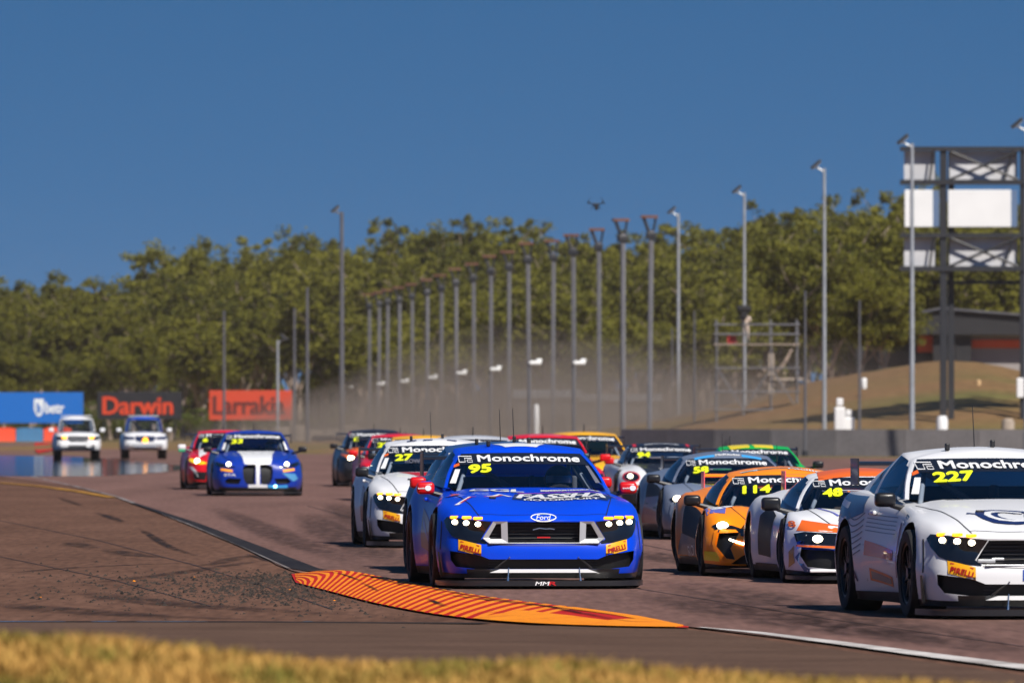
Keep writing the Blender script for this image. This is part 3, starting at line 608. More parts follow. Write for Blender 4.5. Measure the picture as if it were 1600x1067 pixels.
def tree_meshes(seed, hgt=14.0, leaves=9000, spread=1.0, low=.35):
    """a gum tree of height hgt: tapered trunk with limbs, leaf-sized faces gathered in uneven clumps"""
    rd = random.Random(seed); rn = np.random.default_rng(seed); mb = MB(); clumps = []
    def limb(p, d, ln, r, lev):
        n = 4; q = p.copy()
        for k in range(n):
            d2 = (d + Vector((rd.gauss(0, .14), rd.gauss(0, .14), .10 + rd.gauss(0, .06)))).normalized(); e = q + d2 * ln / n
            mb.tube(q, e, r * (1 - k * .17), r * (1 - (k + 1) * .17), 6, caps=False); q = e; d = d2
            if lev < 2 and k >= 1:
                for _ in range(1 if lev else rd.choice((1, 2))):
                    a = rd.random() * 6.28; s = Vector((math.cos(a), math.sin(a), rd.uniform(.2, .8))).normalized(); limb(q, (d * .45 + s * .7).normalized(), ln * rd.uniform(.42, .62), r * .5, lev + 1)
        if lev >= 1: clumps.append((q, ln * rd.uniform(.42, .64))); clumps.append((p.lerp(q, .6), ln * rd.uniform(.34, .5))); clumps.append((q + Vector((rd.gauss(0, .3), rd.gauss(0, .3), -.12)) * ln, ln * rd.uniform(.3, .5)))
        else: clumps.append((q - d * ln * .10, ln * .30)); clumps.append((q - d * ln * .26, ln * .40)); clumps.append((q + Vector((rd.gauss(0, .2), rd.gauss(0, .2), -.2)) * ln, ln * .34))
    base = Vector((0, 0, -.3)); top = Vector((rd.gauss(0, .35), rd.gauss(0, .35), hgt * low)); mb.tube(base, top, hgt * .017 + .05, hgt * .013 + .03, 8, caps=False)
    for k in range(rd.choice((3, 4, 5))):
        a = rd.random() * 6.28; tilt = rd.uniform(.15, .65) * spread; limb(top - Vector((0, 0, rd.random() * hgt * .08)), Vector((math.cos(a) * tilt, math.sin(a) * tilt, 1)).normalized(), hgt * rd.uniform(.42, .60), hgt * .010 + .02, 0)
    zt = max(c.z + r * .6 for c, r in clumps); sc = hgt / zt
    for v in mb.bm.verts: v.co.z *= sc
    bmesh.ops.recalc_face_normals(mb.bm, faces=mb.bm.faces); tm = bpy.data.meshes.new('trunk'); mb.bm.to_mesh(tm); mb.bm.free(); finish(tm, M_bark, 60)
    wts = np.array([r ** 2 for _, r in clumps]); wts = wts / wts.sum(); V = []; T = []
    ctr = []
    for (c, r), w in zip(clumps, wts):
        n = int(leaves * w); 
        for _ in range(max(1, n // 60)):   # small tufts inside each clump
            tc_ = rn.normal(size=3); tc_ /= np.linalg.norm(tc_); tc_ = np.array(c) + tc_ * r * rn.uniform(.25, 1.0) * (1, 1, .62); tr_ = r * rn.uniform(.30, .58); tint = rn.uniform(0, .62)
            k = 60; d = rn.normal(size=(k, 3)); d /= np.linalg.norm(d, axis=1)[:, None]; P = tc_ + d * tr_ * rn.uniform(.3, 1, (k, 1)) * (1, 1, .75)
            ctr.append((P, np.full(k, tint) + rn.uniform(0, .25, k)))
    P = np.concatenate([a for a, _ in ctr]); tint = np.concatenate([b for _, b in ctr]); P[:, 2] *= sc; n = len(P)
    a = rn.normal(size=(n, 3)); a[:, 2] -= .6; a /= np.linalg.norm(a, axis=1)[:, None]; b = np.cross(a, rn.normal(size=(n, 3))); b /= np.linalg.norm(b, axis=1)[:, None]
    ln = rn.uniform(.08, .21, (n, 1)) * hgt / 14; wd = ln * .5
    Q = np.stack([P - a * ln, P + b * wd, P + a * ln, P - b * wd], 1).reshape(-1, 3)
    cm = bpy.data.meshes.new('crown'); cm.vertices.add(4 * n); cm.vertices.foreach_set('co', Q.ravel()); cm.loops.add(4 * n); cm.loops.foreach_set('vertex_index', np.arange(4 * n))
    cm.polygons.add(n); cm.polygons.foreach_set('loop_start', np.arange(n) * 4); cm.update(calc_edges=True)
    ca = cm.color_attributes.new('tint', 'FLOAT_COLOR', 'POINT'); tv = np.repeat(tint, 4); ca.data.foreach_set('color', np.stack([tv, tv, tv, np.ones_like(tv)], 1).astype(np.float32).ravel())
    finish(cm, M_leaf); return tm, cm
KINDS = [tree_meshes(11 + k, 14, 26000, sp, lo) for k, (sp, lo) in enumerate(((1, .36), (.8, .42), (1.25, .30), (.9, .26), (1.1, .40), (1.4, .22)))]
KINDS += [tree_meshes(31 + k, 14, 15000, .8, .56) for k in range(2)]
SHRUB = [tree_meshes(51 + k, 14, 3800, 1.7, .10) for k in range(2)]
def tree(kind, p, h, label, group, name='eucalyptus_tree', wide=1.0, shrub=False):
    tm, cm = (SHRUB if shrub else KINDS)[kind]; t = thing(name, label, 'shrub' if shrub else 'tree', p, random.random() * 6.28, group); s = h / 14; t.scale = (s * wide, s * wide, s)
    link(bpy.data.objects.new('trunk' if not shrub else 'stem', tm), t); link(bpy.data.objects.new('crown', cm), t)
    if shrub and cm.materials[0] is not M_shrub: cm.materials.clear(); cm.materials.append(M_shrub)
    return t
sky = pchip([(-120, 430), (0, 440), (70, 430), (110, 438), (140, 470), (165, 458), (220, 425), (270, 400), (335, 373), (355, 395), (395, 378), (470, 398), (520, 372), (550, 353), (590, 385), (640, 358), (705, 342), (770, 352), (840, 350), (900, 372), (960, 368), (1010, 380), (1080, 335), (1110, 372), (1165, 322), (1230, 345), (1300, 308), (1350, 330), (1392, 285), (1425, 318), (1500, 325), (1600, 320), (1700, 320)])
def treeline(xs, D0, D1, f0, f1, rowname, group, jit=8, wide=(.8, 1.1)):
    for i, x in enumerate(xs):
        xx = x + random.uniform(-jit, jit); D = random.uniform(D0, D1); f = random.uniform(f0, f1)
        yt = HZ - (HZ - sky(xx)) * f * 1.07; h = H + (HZ - yt) / F * D; p = at(xx, HZ, D)
        tree(random.choice((6, 7)) if (rowname[0] in 'fg' and random.random() < .5) else random.randrange(6), (p.x, D, -.03), h, 'gum tree in the %s of the tree belt, %s from the left' % (rowname, ordinal(i)), group, wide=random.uniform(*wide))
treeline(list(range(-60, 1680, 34)), 860, 930, .93, 1.0, 'back row', 'back row of gum trees', wide=(.75, 1.0))
treeline(list(range(-40, 1680, 42)), 800, 850, .74, .93, 'middle row', 'middle row of gum trees', wide=(.8, 1.15))
treeline(list(range(-50, 1250, 50)), 745, 790, .48, .74, 'front row', 'front row of gum trees', 14, (.9, 1.3))
def far_wood():
    """scrub behind the belt, too far off to pick apart"""
    n = 120000; P = np.stack([rng.uniform(-75, 75, n), rng.uniform(935, 975, n), np.zeros(n)], 1); P[:, 2] = rng.uniform(0, 1, n) ** .8 * (7.5 + 2.0 * np.sin(P[:, 0] * .35) + 1.5 * np.sin(P[:, 0] * .9 + 1))
    a = rng.normal(size=(n, 3)); a /= np.linalg.norm(a, axis=1)[:, None]; b = np.cross(a, rng.normal(size=(n, 3))); b /= np.linalg.norm(b, axis=1)[:, None]; Q = np.stack([P - a * .35, P + b * .2, P + a * .35, P - b * .2], 1).reshape(-1, 3)
    o = obj('scrub', (Q, np.arange(4 * n).reshape(-1, 4).tolist()), M_leaf); ca = o.data.color_attributes.new('tint', 'FLOAT_COLOR', 'POINT'); tv = np.repeat(rng.uniform(-.2, .4, n), 4); ca.data.foreach_set('color', np.stack([tv, tv, tv, np.ones_like(tv)], 1).astype(np.float32).ravel())
    tag(o, 'dark low scrub seen between the trunks behind the tree belt', 'scrub', kind='stuff')
far_wood()
treeline([1262, 1300, 1345, 1385, 1410, 1450, 1500, 1555, 1600, 1650], 610, 680, .80, 1.0, 'group behind the mound', 'gum trees behind the mound', 6, (.8, 1.05))
for k_, (x, y_, h_) in enumerate(((1338, 408, 0), (1382, 425, 4))):
    D = 545; p = at(x, HZ, D); tree(h_, (p.x, D, 2.5), H + (HZ - y_) / F * D - 2.5, ('left' if not k_ else 'right') + ' one of two gum trees on the mound before the shed', 'gum trees beside the shed')
for i, x in enumerate(list(range(-60, 340, 36)) + list(range(360, 1240, 60))):
    D = random.uniform(724, 742); p = at(x + random.uniform(-14, 14), HZ, D); h = random.uniform(2.2, 5.0) if x < 300 else random.uniform(1.8, 3.5)
    tree(i % 2, (p.x, D, -.03), h, 'low bush at the foot of the tree belt, %s from the left edge' % ordinal(i), 'bushes in front of the trees', 'bush', random.uniform(1.1, 1.9), True)

# ------------------------------------------------------------------ small things beyond the wall
def white_blocks():
    D = 440; s = F / D
    for k, (x, y0, w, lab) in enumerate(((1312, 622, 17, 'tall white marker block beyond the wall below the floodlight pole'), (1327, 640, 17, 'short white marker block beyond the wall, beside the tall one'))):
        p = at(x, HZ, D); h = H + (HZ - y0) / s; t = thing('marker_block', lab, 'marker', (p.x, D + k * .6, 0)); ww = w / s
        MB().box((0, 0, h * .42), (ww, .5, h * .84), bevel=.08).build('body', M_white, t); MB().box((0, 0, h * .93), (ww * .6, .4, h * .14), bevel=.05).build('cap', M_white, t)
    for x, y0, y1, w, lab, m in ((1472, 650, 668, 18, 'white rounded marker drum beyond the wall at the foot of the gantry', M_white), (1104, 657, 668, 13, 'small white drum beyond the wall left of the scaffold', M_white), (1350, 583, 600, 9, 'small white drum on the grass mound', M_white), (838, 632, 664, 9, 'thin white marker post among the masts', M_white), (1529, 586, 612, 7, 'tan wooden post on the brown mound', mat('tan timber', (.55, .36, .18), .8, var=.2)), (1575, 654, 670, 20, 'pale brown drum beyond the wall at the right edge', M_pale)):
        D = (430 if x > 1300 else 480) if y1 > 655 else 470; s = F / D; z0 = max(0, H + (HZ - y1) / s) if y1 < 655 else 0; h = H + (HZ - y0) / s - z0; r = w / s / 2; p = at(x, HZ, D)
        if y1 < 655: p.z = 0
        o = MB().lathe([(0, 0), (0, r * .9), (.08, r), (h * .9, r), (h, r * .75), (h + .02, 0)], (0, 0, 0), 'Z', 14).build('marker_drum' if w > 8 else 'marker_post', m, None, 40); o.location = (p.x, D, z0 - (.25 if y1 < 655 else 0)); tag(o, lab, 'marker')
white_blocks()
def drone():
    D = 300; p = at(931, 320, D); t = thing('drone', 'small dark camera drone hovering above the masts', 'drone', p); m = M_black
    MB().box((0, 0, 0), (.22, .3, .09), bevel=.03).build('body', m, t); MB().ball((.02, -.05, -.11), (.15, .15, .15)).build('camera', m, t)
    for a in (-1, 1):
        for b in (-1, 1):
            r = MB().tube((a * .08, b * .1, .01), (a * .24, b * .22, .06), .016).build('arm', m, t)
            MB().tube((a * .24, b * .22, .04), (a * .24, b * .22, .12), .025).build('motor', m, r)
            M_ = Matrix.Translation((a * .24, b * .22, .13)) @ Matrix.Rotation(R(58 * a), 4, 'Y'); MB().box((0, 0, 0), (.30, .028, .008), M=M_).box((0, 0, 0), (.028, .2, .008), M=M_).build('propeller', m, r)
            MB().tube((a * .1, b * .08, -.03), (a * .16, b * .1, -.16), .01).build('leg', m, t)
drone()

# ------------------------------------------------------------------ people
def skin_body(name, joints, edges, m, parent, root=0, sub=2):
    """one continuous figure grown over a skeleton: joints = [(x, y, z, radius)]"""
    me = bpy.data.meshes.new(name); me.from_pydata([j[:3] for j in joints], edges, []); me.update()
    o = bpy.data.objects.new(name, me); COL.objects.link(o); md = o.modifiers.new('s', 'SKIN'); md.use_smooth_shade = True
    for i, v in enumerate(me.skin_vertices[0].data): v.radius = (joints[i][3], joints[i][3]); v.use_root = (i == root)
    sb = o.modifiers.new('u', 'SUBSURF'); sb.levels = sub; sb.render_levels = sub
    dg = bpy.context.evaluated_depsgraph_get(); nm_ = bpy.data.meshes.new_from_object(o.evaluated_get(dg)); bpy.data.objects.remove(o)
    nm_.materials.clear(); nm_.materials.append(m); nm_.polygons.foreach_set('use_smooth', [True] * len(nm_.polygons)); nm_.name = name
    return link(bpy.data.objects.new(name, nm_), parent)
def hand_chain(J, E, wrist, fwd, up, sd):
    """palm and five curled fingers from a wrist joint index; fwd, up, sd are unit vectors"""
    w = Vector(J[wrist][:3]); p = w + fwd * .055; J.append((*p, .030)); pi = len(J) - 1; E.append((wrist, pi))
    for k, (o, l) in enumerate(((-.033, .062), (-.011, .074), (.011, .070), (.033, .054))):
        a = p + fwd * .035 + sd * o; J.append((*a, .009)); ai = len(J) - 1; E.append((pi, ai))
        b = a + fwd * l * .55 - up * .012; J.append((*b, .008)); E.append((ai, ai + 1)); c = b - up * l * .5 + fwd * .004; J.append((*c, .007)); E.append((ai + 1, ai + 2))
    a = p - sd * .045 - fwd * .01; J.append((*a, .010)); ai = len(J) - 1; E.append((pi, ai)); b = a + fwd * .035 - sd * .012 - up * .01; J.append((*b, .009)); E.append((ai, ai + 1))
def driver(car, label, suit, helmet, visor, x=.36, y=2.62, hz=.98):
    """seated racing driver holding the wheel; car-frame coordinates"""
    t = thing('person', label, 'person'); t.matrix_world = car.matrix_world @ Matrix.Translation((x, y, 0)) if False else Matrix.Translation(car.location) @ Matrix.Rotation(car.rotation_euler.z, 4, 'Z') @ Matrix.Translation((x, y, 0))
    q = hz - .98
    J = [(0, .16, .34 + q, .15), (0, .20, .52 + q, .145), (0, .17, .70 + q, .155), (0, .12, .80 + q, .09), (0, .09, .89 + q, .06), (0, .06, .96 + q, .085)]; E = [(0, 1), (1, 2), (2, 3), (3, 4), (4, 5)]
    for s in (-1, 1):
        b = len(J); J += [(s * .19, .16, .76 + q, .068), (s * .25, .0, .58 + q, .05), (s * .20, -.24, .66 + q, .036), (s * .17, -.32, .69 + q, .028)]; E += [(2, b), (b, b + 1), (b + 1, b + 2), (b + 2, b + 3)]
        hand_chain(J, E, b + 3, Vector((0, -.9, .3)).normalized(), Vector((0, .3, .95)).normalized(), Vector((s, 0, 0)))
        b = len(J); J += [(s * .11, .02, .32 + q, .085), (s * .15, -.40, .40 + q, .065), (s * .13, -.80, .24 + q, .05), (s * .13, -.92, .26 + q, .045)]; E += [(0, b), (b, b + 1), (b + 1, b + 2), (b + 2, b + 3)]
    bd = skin_body('body', J, E, suit, t)
    hm = MB().ball((0, .05, .98 + q), (.27, .31, .29), 24, 16).box((0, -.07, .90 + q), (.15, .12, .10), bevel=.035).build('helmet', helmet, t, 50)
    V = []; Fc = []
    for j in range(4):
        for i in range(11): a = R(-65 + 13 * i); e = R(-12 + 9 * j); V.append((.139 * math.sin(a) * math.cos(e), .05 - .160 * math.cos(a) * math.cos(e), .985 + q + .149 * math.sin(e)))
    for j in range(3):
        for i in range(10): a = j * 11 + i; Fc.append((a, a + 1, a + 12, a + 11))
    obj('visor', (V, Fc), visor, hm, 60); return t
def operator():
    o, X, Z = SCF; z = Z(538) + .03; p = Vector((o.x + X(1166), o.y + .9, z)); t = thing('person', 'camera operator in pale shirt and dark hat standing on the scaffold platform', 'person', p)
    J = [(0, 0, .92, .13), (0, .02, 1.15, .13), (0, .03, 1.36, .15), (0, .02, 1.48, .07), (0, 0, 1.58, .075), (0, -.01, 1.66, .09)]; E = [(0, 1), (1, 2), (2, 3), (3, 4), (4, 5)]
    for s in (-1, 1):
        b = len(J); J += [(s * .19, .03, 1.41, .06), (s * .26, -.12, 1.2, .045), (s * .12, -.36, 1.32, .034), (s * .09, -.43, 1.35, .026)]; E += [(2, b), (b, b + 1), (b + 1, b + 2), (b + 2, b + 3)]
        hand_chain(J, E, b + 3, Vector((0, -1, .1)).normalized(), Vector((0, .1, 1)).normalized(), Vector((s, 0, 0)))
        b = len(J); J += [(s * .1, 0, .85, .095), (s * .12, -.02, .48, .065), (s * .13, .02, .1, .045), (s * .14, -.12, .05, .04)]; E += [(0, b), (b, b + 1), (b + 1, b + 2), (b + 2, b + 3)]
    skin_body('body', J, E, mat('pale shirt', (.50, .40, .33), .8), t)
    MB().ball((0, 0, 1.74), (.25, .28, .2)).lathe([(1.70, .08), (1.69, .22), (1.71, .22), (1.72, .1)], (0, 0, 0), 'Z', 20).build('hat', M_black, t, 50)
    MB().ball((-.03, -.10, 1.655), (.02, .015, .014), 8, 6).ball((.03, -.10, 1.655), (.02, .015, .014), 8, 6).build('eyes', M_black, t)
    c = thing('broadcast_camera', 'black covered broadcast camera on tripod on the scaffold platform', 'camera', p + Vector((-.12, -.75, 0)))
    MB().box((0, 0, 1.5), (.34, .6, .36), bevel=.06).build('body', M_black, c); MB().tube((0, -.3, 1.5), (0, -.75, 1.5), .12, .15, 12).build('lens', M_black, c)
    MB().box((0, 0, 1.86), (.75, .7, .34), bevel=.12).build('rain_cover', mat('black cloth', (.018, .018, .02), .9), c)
    for a in range(3): MB().tube((0, 0, 1.3), (.5 * math.sin(a * 2.09 + .5), .4 * math.cos(a * 2.09 + .5), 0), .03).build('leg', M_dark, c)
    o2 = MB().box((0, 0, .22), (.5, .4, .44), bevel=.06).build('red_bag', mat('red bag cloth', (.5, .03, .03), .8)); o2.location = p + Vector((-.75, -.3, 0)); tag(o2, 'red bag on the scaffold platform beside the operator', 'bag')
operator()

# ================================================================== CARS (car frame: nose at y = 0, tail towards +y, image right = +x)
M_glass = bpy.data.materials.new('tinted glass'); M_glass.use_nodes = True
def _glass(m, tint):
    n = m.node_tree; n.nodes.clear(); lk = n.links.new; out = n.nodes.new('ShaderNodeOutputMaterial'); tr = n.nodes.new('ShaderNodeBsdfTransparent'); tr.inputs[0].default_value = (*tint, 1)
    gl = n.nodes.new('ShaderNodeBsdfGlossy'); gl.inputs['Roughness'].default_value = .03; gl.inputs[0].default_value = (.9, .95, 1, 1)
    fr = n.nodes.new('ShaderNodeFresnel'); fr.inputs[0].default_value = 1.5; ms = n.nodes.new('ShaderNodeMixShader'); lk(fr.outputs[0], ms.inputs[0]); lk(tr.outputs[0], ms.inputs[1]); lk(gl.outputs[0], ms.inputs[2]); lk(ms.outputs[0], out.inputs[0])
_glass(M_glass, (.88, .92, .97))
M_lens = mat('headlamp lens', (.006, .006, .008), .08, coat=1); M_carbon = mat('carbon black', (.012, .012, .014), .38, coat=.4); M_grille = mat('grille black', (.006, .006, .007), .5)
M_rim = mat('dark alloy rim', (.030, .030, .034), .35, .7); M_disc = mat('brake disc', (.10, .10, .10), .4, .8); M_chrome = mat('bright metal', (.75, .75, .75), .22, 1.0)
M_silver = mat('silver plastic', (.50, .51, .53), .35, .3, coat=.4); M_cage = mat('cage tube', (.34, .39, .46), .4, .1); M_seat = mat('seat fabric', (.10, .105, .12), .9)
M_text = vinyl('white', (.80, .80, .80)); M_neon = mat('neon yellow vinyl', (.72, .80, .01), .5, emit=(.72, .80, .01), es=.12); M_band = vinyl('banner black', (.008, .009, .014)); M_py = vinyl('sponsor yellow', (.80, .38, .0)); M_pr = vinyl('sponsor red', (.42, .012, .008))
MW = glow('white', (1, .88, .62), 7); MA = glow('amber', (1, .34, .004), 1.7)
def solid_mesh(half_v, half_f):
    bm = bmesh.new(); vs_ = [bm.verts.new(v) for v in half_v]
    for f in half_f:
        try: bm.faces.new([vs_[i] for i in f])
        except ValueError: pass
    bmesh.ops.mirror(bm, geom=list(bm.verts) + list(bm.edges) + list(bm.faces), axis='X', merge_dist=1e-4)
    bmesh.ops.remove_doubles(bm, verts=bm.verts, dist=1e-4); bmesh.ops.dissolve_degenerate(bm, edges=bm.edges, dist=1e-5)
    bmesh.ops.recalc_face_normals(bm, faces=bm.faces); return bm
def boolean(me, cutters):
    """cut closed meshes out of a mesh; the cut faces keep the cutter's material index"""
    o = bpy.data.objects.new('b', me); COL.objects.link(o); tmp = []
    for c in cutters:
        co = bpy.data.objects.new('c', c); COL.objects.link(co); co.hide_render = True; tmp.append(co); md = o.modifiers.new('m', 'BOOLEAN'); md.operation = 'DIFFERENCE'; md.solver = 'EXACT'; md.object = co
    dg = bpy.context.evaluated_depsgraph_get(); r = bpy.data.meshes.new_from_object(o.evaluated_get(dg))
    for q in tmp + [o]: bpy.data.objects.remove(q)
    return r
def bvh_of(meshes):
    V = []; Fc = []
    for m in meshes: k = len(V); V += [v.co.copy() for v in m.vertices]; Fc += [[k + i for i in p.vertices] for p in m.polygons]
    return BVHTree.FromPolygons(V, Fc)
SHAPES = {}
class Shape:
    def __init__(s, name, q):
        s.q = q; s.name = name; Lg = q['outline'][-1][1]; s.L = Lg
        O = catmull(q['outline'], 96); O[0, 0] = 0; O[-1, 0] = 0; T = np.gradient(O, axis=0); T /= np.linalg.norm(T, axis=1)[:, None]; N = np.stack([T[:, 1], -T[:, 0]], 1); N[0] = (0, -1); N[-1] = (0, 1)
        zc, zm, zs = pchip(q['Zc']), pchip(q['Zm']), pchip(q['Zs']); Ff, Sf, Rf = pchip(q['F']), pchip(q['S']), pchip(q.get('R', [(0, .14), (.3, .02), (.6, 0), (1, .06)])); zb = q['zb']
        wf = np.clip(-N[:, 1], 0, 1) ** 2; wr = np.clip(N[:, 1], 0, 1) ** 2; wsd = np.clip(N[:, 0], 0, 1) ** 2
        levels = [0, .08, .16, .25, .34, .43, .52, .61, .70, .78, .85, .91, .96, 1.0]; V = []; Fc = []; n = len(O)
        for v in levels:
            for i in range(n):
                z = zb + (zs(O[i, 1]) - zb) * v; ins = wf[i] * Ff(z) + wsd[i] * Sf(v) + wr[i] * Rf(v)
                if wsd[i] > .3:  # wheel-arch swelling
                    for yw, zw in ((q['yf'], q['R0']), (q['yr'], q['R0'])):
                        d = math.hypot(O[i, 1] - yw, z - zw); ins -= q.get('flare', .022) * math.exp(-((d - q['R0'] - .07) / .10) ** 2) * wsd[i]
                V.append((max(0, O[i, 0] - N[i, 0] * ins), O[i, 1] - N[i, 1] * ins, z))
        nl = len(levels)
        for j in range(nl - 1):
            for i in range(n - 1): a = j * n + i; Fc.append((a, a + 1, a + n + 1, a + n))
        sh = [np.array(V[(nl - 1) * n + i]) for i in range(n)]; steps = [.06, .14, .24, .36, .5, .65, .82, 1.0]; last = [(nl - 1) * n + i for i in range(n)]
        wmax = pchip([(sh[i][1], max(.05, sh[i][0])) for i in range(n) if i % 3 == 0 and .02 < sh[i][1] < Lg - .02 and (i == 0 or sh[i][1] > sh[i - 1][1] + 1e-4)])
        def ztop(x, y):
            t = min(1, abs(x) / max(.08, wmax(y))); a, b, c = zc(y), zm(y), zs(y)
            if t < .72: k = t / .72; k = k * k * (3 - 2 * k); return a + (b - a) * k
            k = (t - .72) / .28; return b + (c - b) * k ** 1.6
        s.ztop = ztop
        for st in steps:
            cur = []
            for i in range(n):
                y0 = sh[i][1]; ys = .28 + (Lg - .50) * (y0 / Lg); x = sh[i][0] * (1 - st); y = y0 + (ys - y0) * st * st
                z = ztop(x, y); e = min(1, st / .3); z = sh[i][2] * (1 - e) + z * e if st < .3 else z
                V.append((x, y, z)); cur.append(len(V) - 1)
            for i in range(n - 1): Fc.append((last[i], last[i + 1], cur[i + 1], cur[i]))
            last = cur
        last = list(range(n))
        for st in (.5, 1.0):
            cur = []
            for i in range(n): y0 = V[i][1]; V.append((V[i][0] * (1 - st), y0 + (.25 + (Lg - .5) * y0 / Lg - y0) * st, zb)); cur.append(len(V) - 1)
            for i in range(n - 1): Fc.append((last[i], cur[i], cur[i + 1], last[i + 1]))
            last = cur
        bm = solid_mesh(V, Fc)
        for f in bm.faces:
            c = f.calc_center_median(); f.material_index = 2 if c.z < q['skirt'] else 0
        me = bpy.data.meshes.new('body'); bm.to_mesh(me); bm.free()
        for m_ in (M_black, M_grille, M_carbon): me.materials.append(m_)
        raw = bvh_of([me]); cuts = []
        def mk(mb, idx=1):
            bmesh.ops.recalc_face_normals(mb.bm, faces=mb.bm.faces)
            for f in mb.bm.faces: f.material_index = idx
            c = bpy.data.meshes.new('cut'); mb.bm.to_mesh(c); mb.bm.free(); c.materials.append(M_black); c.materials.append(M_grille); return c
        for yw in (q['yf'], q['yr']):
            for sd in (-1, 1): cuts.append(mk(MB().tube((sd * .55, yw, q['R0'] + .01), (sd * 1.3, yw, q['R0'] + .01), q['R0'] + q.get('gap', .05), n=40)))
        g = q['gh']; cw = g['a0'][0] - .06; pts = [(-cw, g['a0'][1] - .12), (-cw * .6, g['ws0'][0] + .10), (cw * .6, g['ws0'][0] + .10), (cw, g['a0'][1] - .12), (g['c0'][0] - .05, g['c0'][1] - .35), (-g['c0'][0] + .05, g['c0'][1] - .35)]
        cuts.append(mk(MB().prism([(x, y, zb + .12) for x, y in pts], (0, 0, 1.5))))
        for poly, dep in q.get('cuts', ()):
            for sg in ((1, -1) if min(p[0] for p in poly) > 0 else (1,)):
                v, f = tess([(x * sg, z) for x, z in poly], .07); mb = MB(); top = [mb.bm.verts.new((a[0], -1.0, a[1])) for a in v]; bot = []
                for a in v: h = raw.ray_cast(Vector((a[0], -3, a[1])), Vector((0, 1, 0))); bot.append(mb.bm.verts.new((a[0], (h[0].y if h[0] else .3) + dep, a[1])))
                ed = {}
                for q_ in f:
                    mb.bm.faces.new([top[i] for i in q_]); mb.bm.faces.new([bot[i] for i in q_][::-1])
                    for i in range(len(q_)): e = (q_[i], q_[(i + 1) % len(q_)]); ed[tuple(sorted(e))] = ed.get(tuple(sorted(e)), 0) + 1
                for (a, b), c in ed.items():
                    if c == 1: mb.bm.faces.new((top[a], top[b], bot[b], bot[a]))
                cuts.append(mk(mb))
        s.body = boolean(me, cuts)
        for k_, m_ in enumerate((M_black, M_grille, M_carbon)):
            if k_ < len(s.body.materials): s.body.materials[k_] = m_
            else: s.body.materials.append(m_)
        s.body.polygons.foreach_set('use_smooth', [True] * len(s.body.polygons)); s.body.set_sharp_from_angle(angle=R(38))
        s.greenhouse(g); s.bvh = bvh_of([s.body, s.shell, s.wind] + s.sides + [s.rear])
    def greenhouse(s, g):
        a0, a1, c0, c1 = (np.array(g[k], float) for k in ('a0', 'a1', 'c0', 'c1')); ts = [0, .18, .38, .6, .8, .93, 1.0]; nW, nA, nS, nR = 9, 2, 14, 7; V = []; grid = []
        for t in ts:
            bl = math.sin(math.pi * t) * .02; row = []
            wy = g['ws0'][0] + (g['ws1'][0] - g['ws0'][0]) * t - bl; wz = g['ws0'][1] + (g['ws1'][1] - g['ws0'][1]) * t + bl * .6
            a = a0 + (a1 - a0) * t + np.array((bl, -bl * .5, bl * .4)); c = c0 + (c1 - c0) * t + np.array((bl, bl, bl * .6))
            ry = g['rw0'][0] + (g['rw1'][0] - g['rw0'][0]) * t; rz = g['rw0'][1] + (g['rw1'][1] - g['rw0'][1]) * t + bl
            for k in range(nW + 1): q = k / nW; row.append((a[0] * q, wy + (a[1] - wy) * q ** 2.2, wz + (a[2] - wz) * q ** 2))
            a2 = a + np.array((.030, .075, -.002))
            for k in range(1, nA + 1): q = k / nA; row.append(tuple(a + (a2 - a) * q + np.array((.012, -.004, .004)) * math.sin(math.pi * q)))
            for k in range(1, nS + 1):
                q = k / nS; p = a2 + (c - a2) * q; sb = math.sin(math.pi * min(1, q * 1.02)); p = p + np.array((g.get('sb', .05) * (1 - .4 * t) * sb, 0, g.get('arc', .05) * sb * t)); row.append(tuple(p))
            for k in range(1, nR + 1): q = k / nR; row.append((c[0] * (1 - q), c[1] + (ry - c[1]) * (1 - (1 - q) ** 2), c[2] + (rz - c[2]) * (1 - (1 - q) ** 2)))
            grid.append(row)
        n = len(grid[0]); parts = {k: ([], []) for k in ('shell', 'wind', 'side', 'rear')}
        def cell(k, P): v, f = parts[k]; b = len(v); v.extend(P); f.append(tuple(range(b, b + 4)))
        bp = g.get('bp', 7)
        for j in range(len(ts) - 1):
            for i in range(n - 1):
                P = [grid[j][i], grid[j][i + 1], grid[j + 1][i + 1], grid[j + 1][i]]
                if i < nW: k = 'wind'
                elif i < nW + nA: k = 'shell'
                elif i < nW + nA + nS:
                    q = i - nW - nA; k = 'side' if (j < len(ts) - 2 and q < g.get('gl', 11) and q != bp and not (q < 1 and j > 3)) else 'shell'
                else: k = 'rear' if (i > nW + nA + nS and j < len(ts) - 2) else 'shell'
                cell(k, P)
        rz_ = pchip(g['roof']); top = grid[-1]; prev = top
        for st in (.08, .18, .32, .5, .72, 1.0):
            cur = []
            for p in top:
                f = (p[1] - g['ws1'][0]) / (g['rw1'][0] - g['ws1'][0]); ys = g['ws1'][0] + .22 + (g['rw1'][0] - g['ws1'][0] - .40) * min(1, max(0, f)); y = p[1] + (ys - p[1]) * st; cur.append((p[0] * (1 - st), y, p[2] + (rz_(ys) - p[2]) * (1 - (1 - st) ** 2)))
            for i in range(n - 1): cell('shell', [prev[i], prev[i + 1], cur[i + 1], cur[i]])
            prev = cur
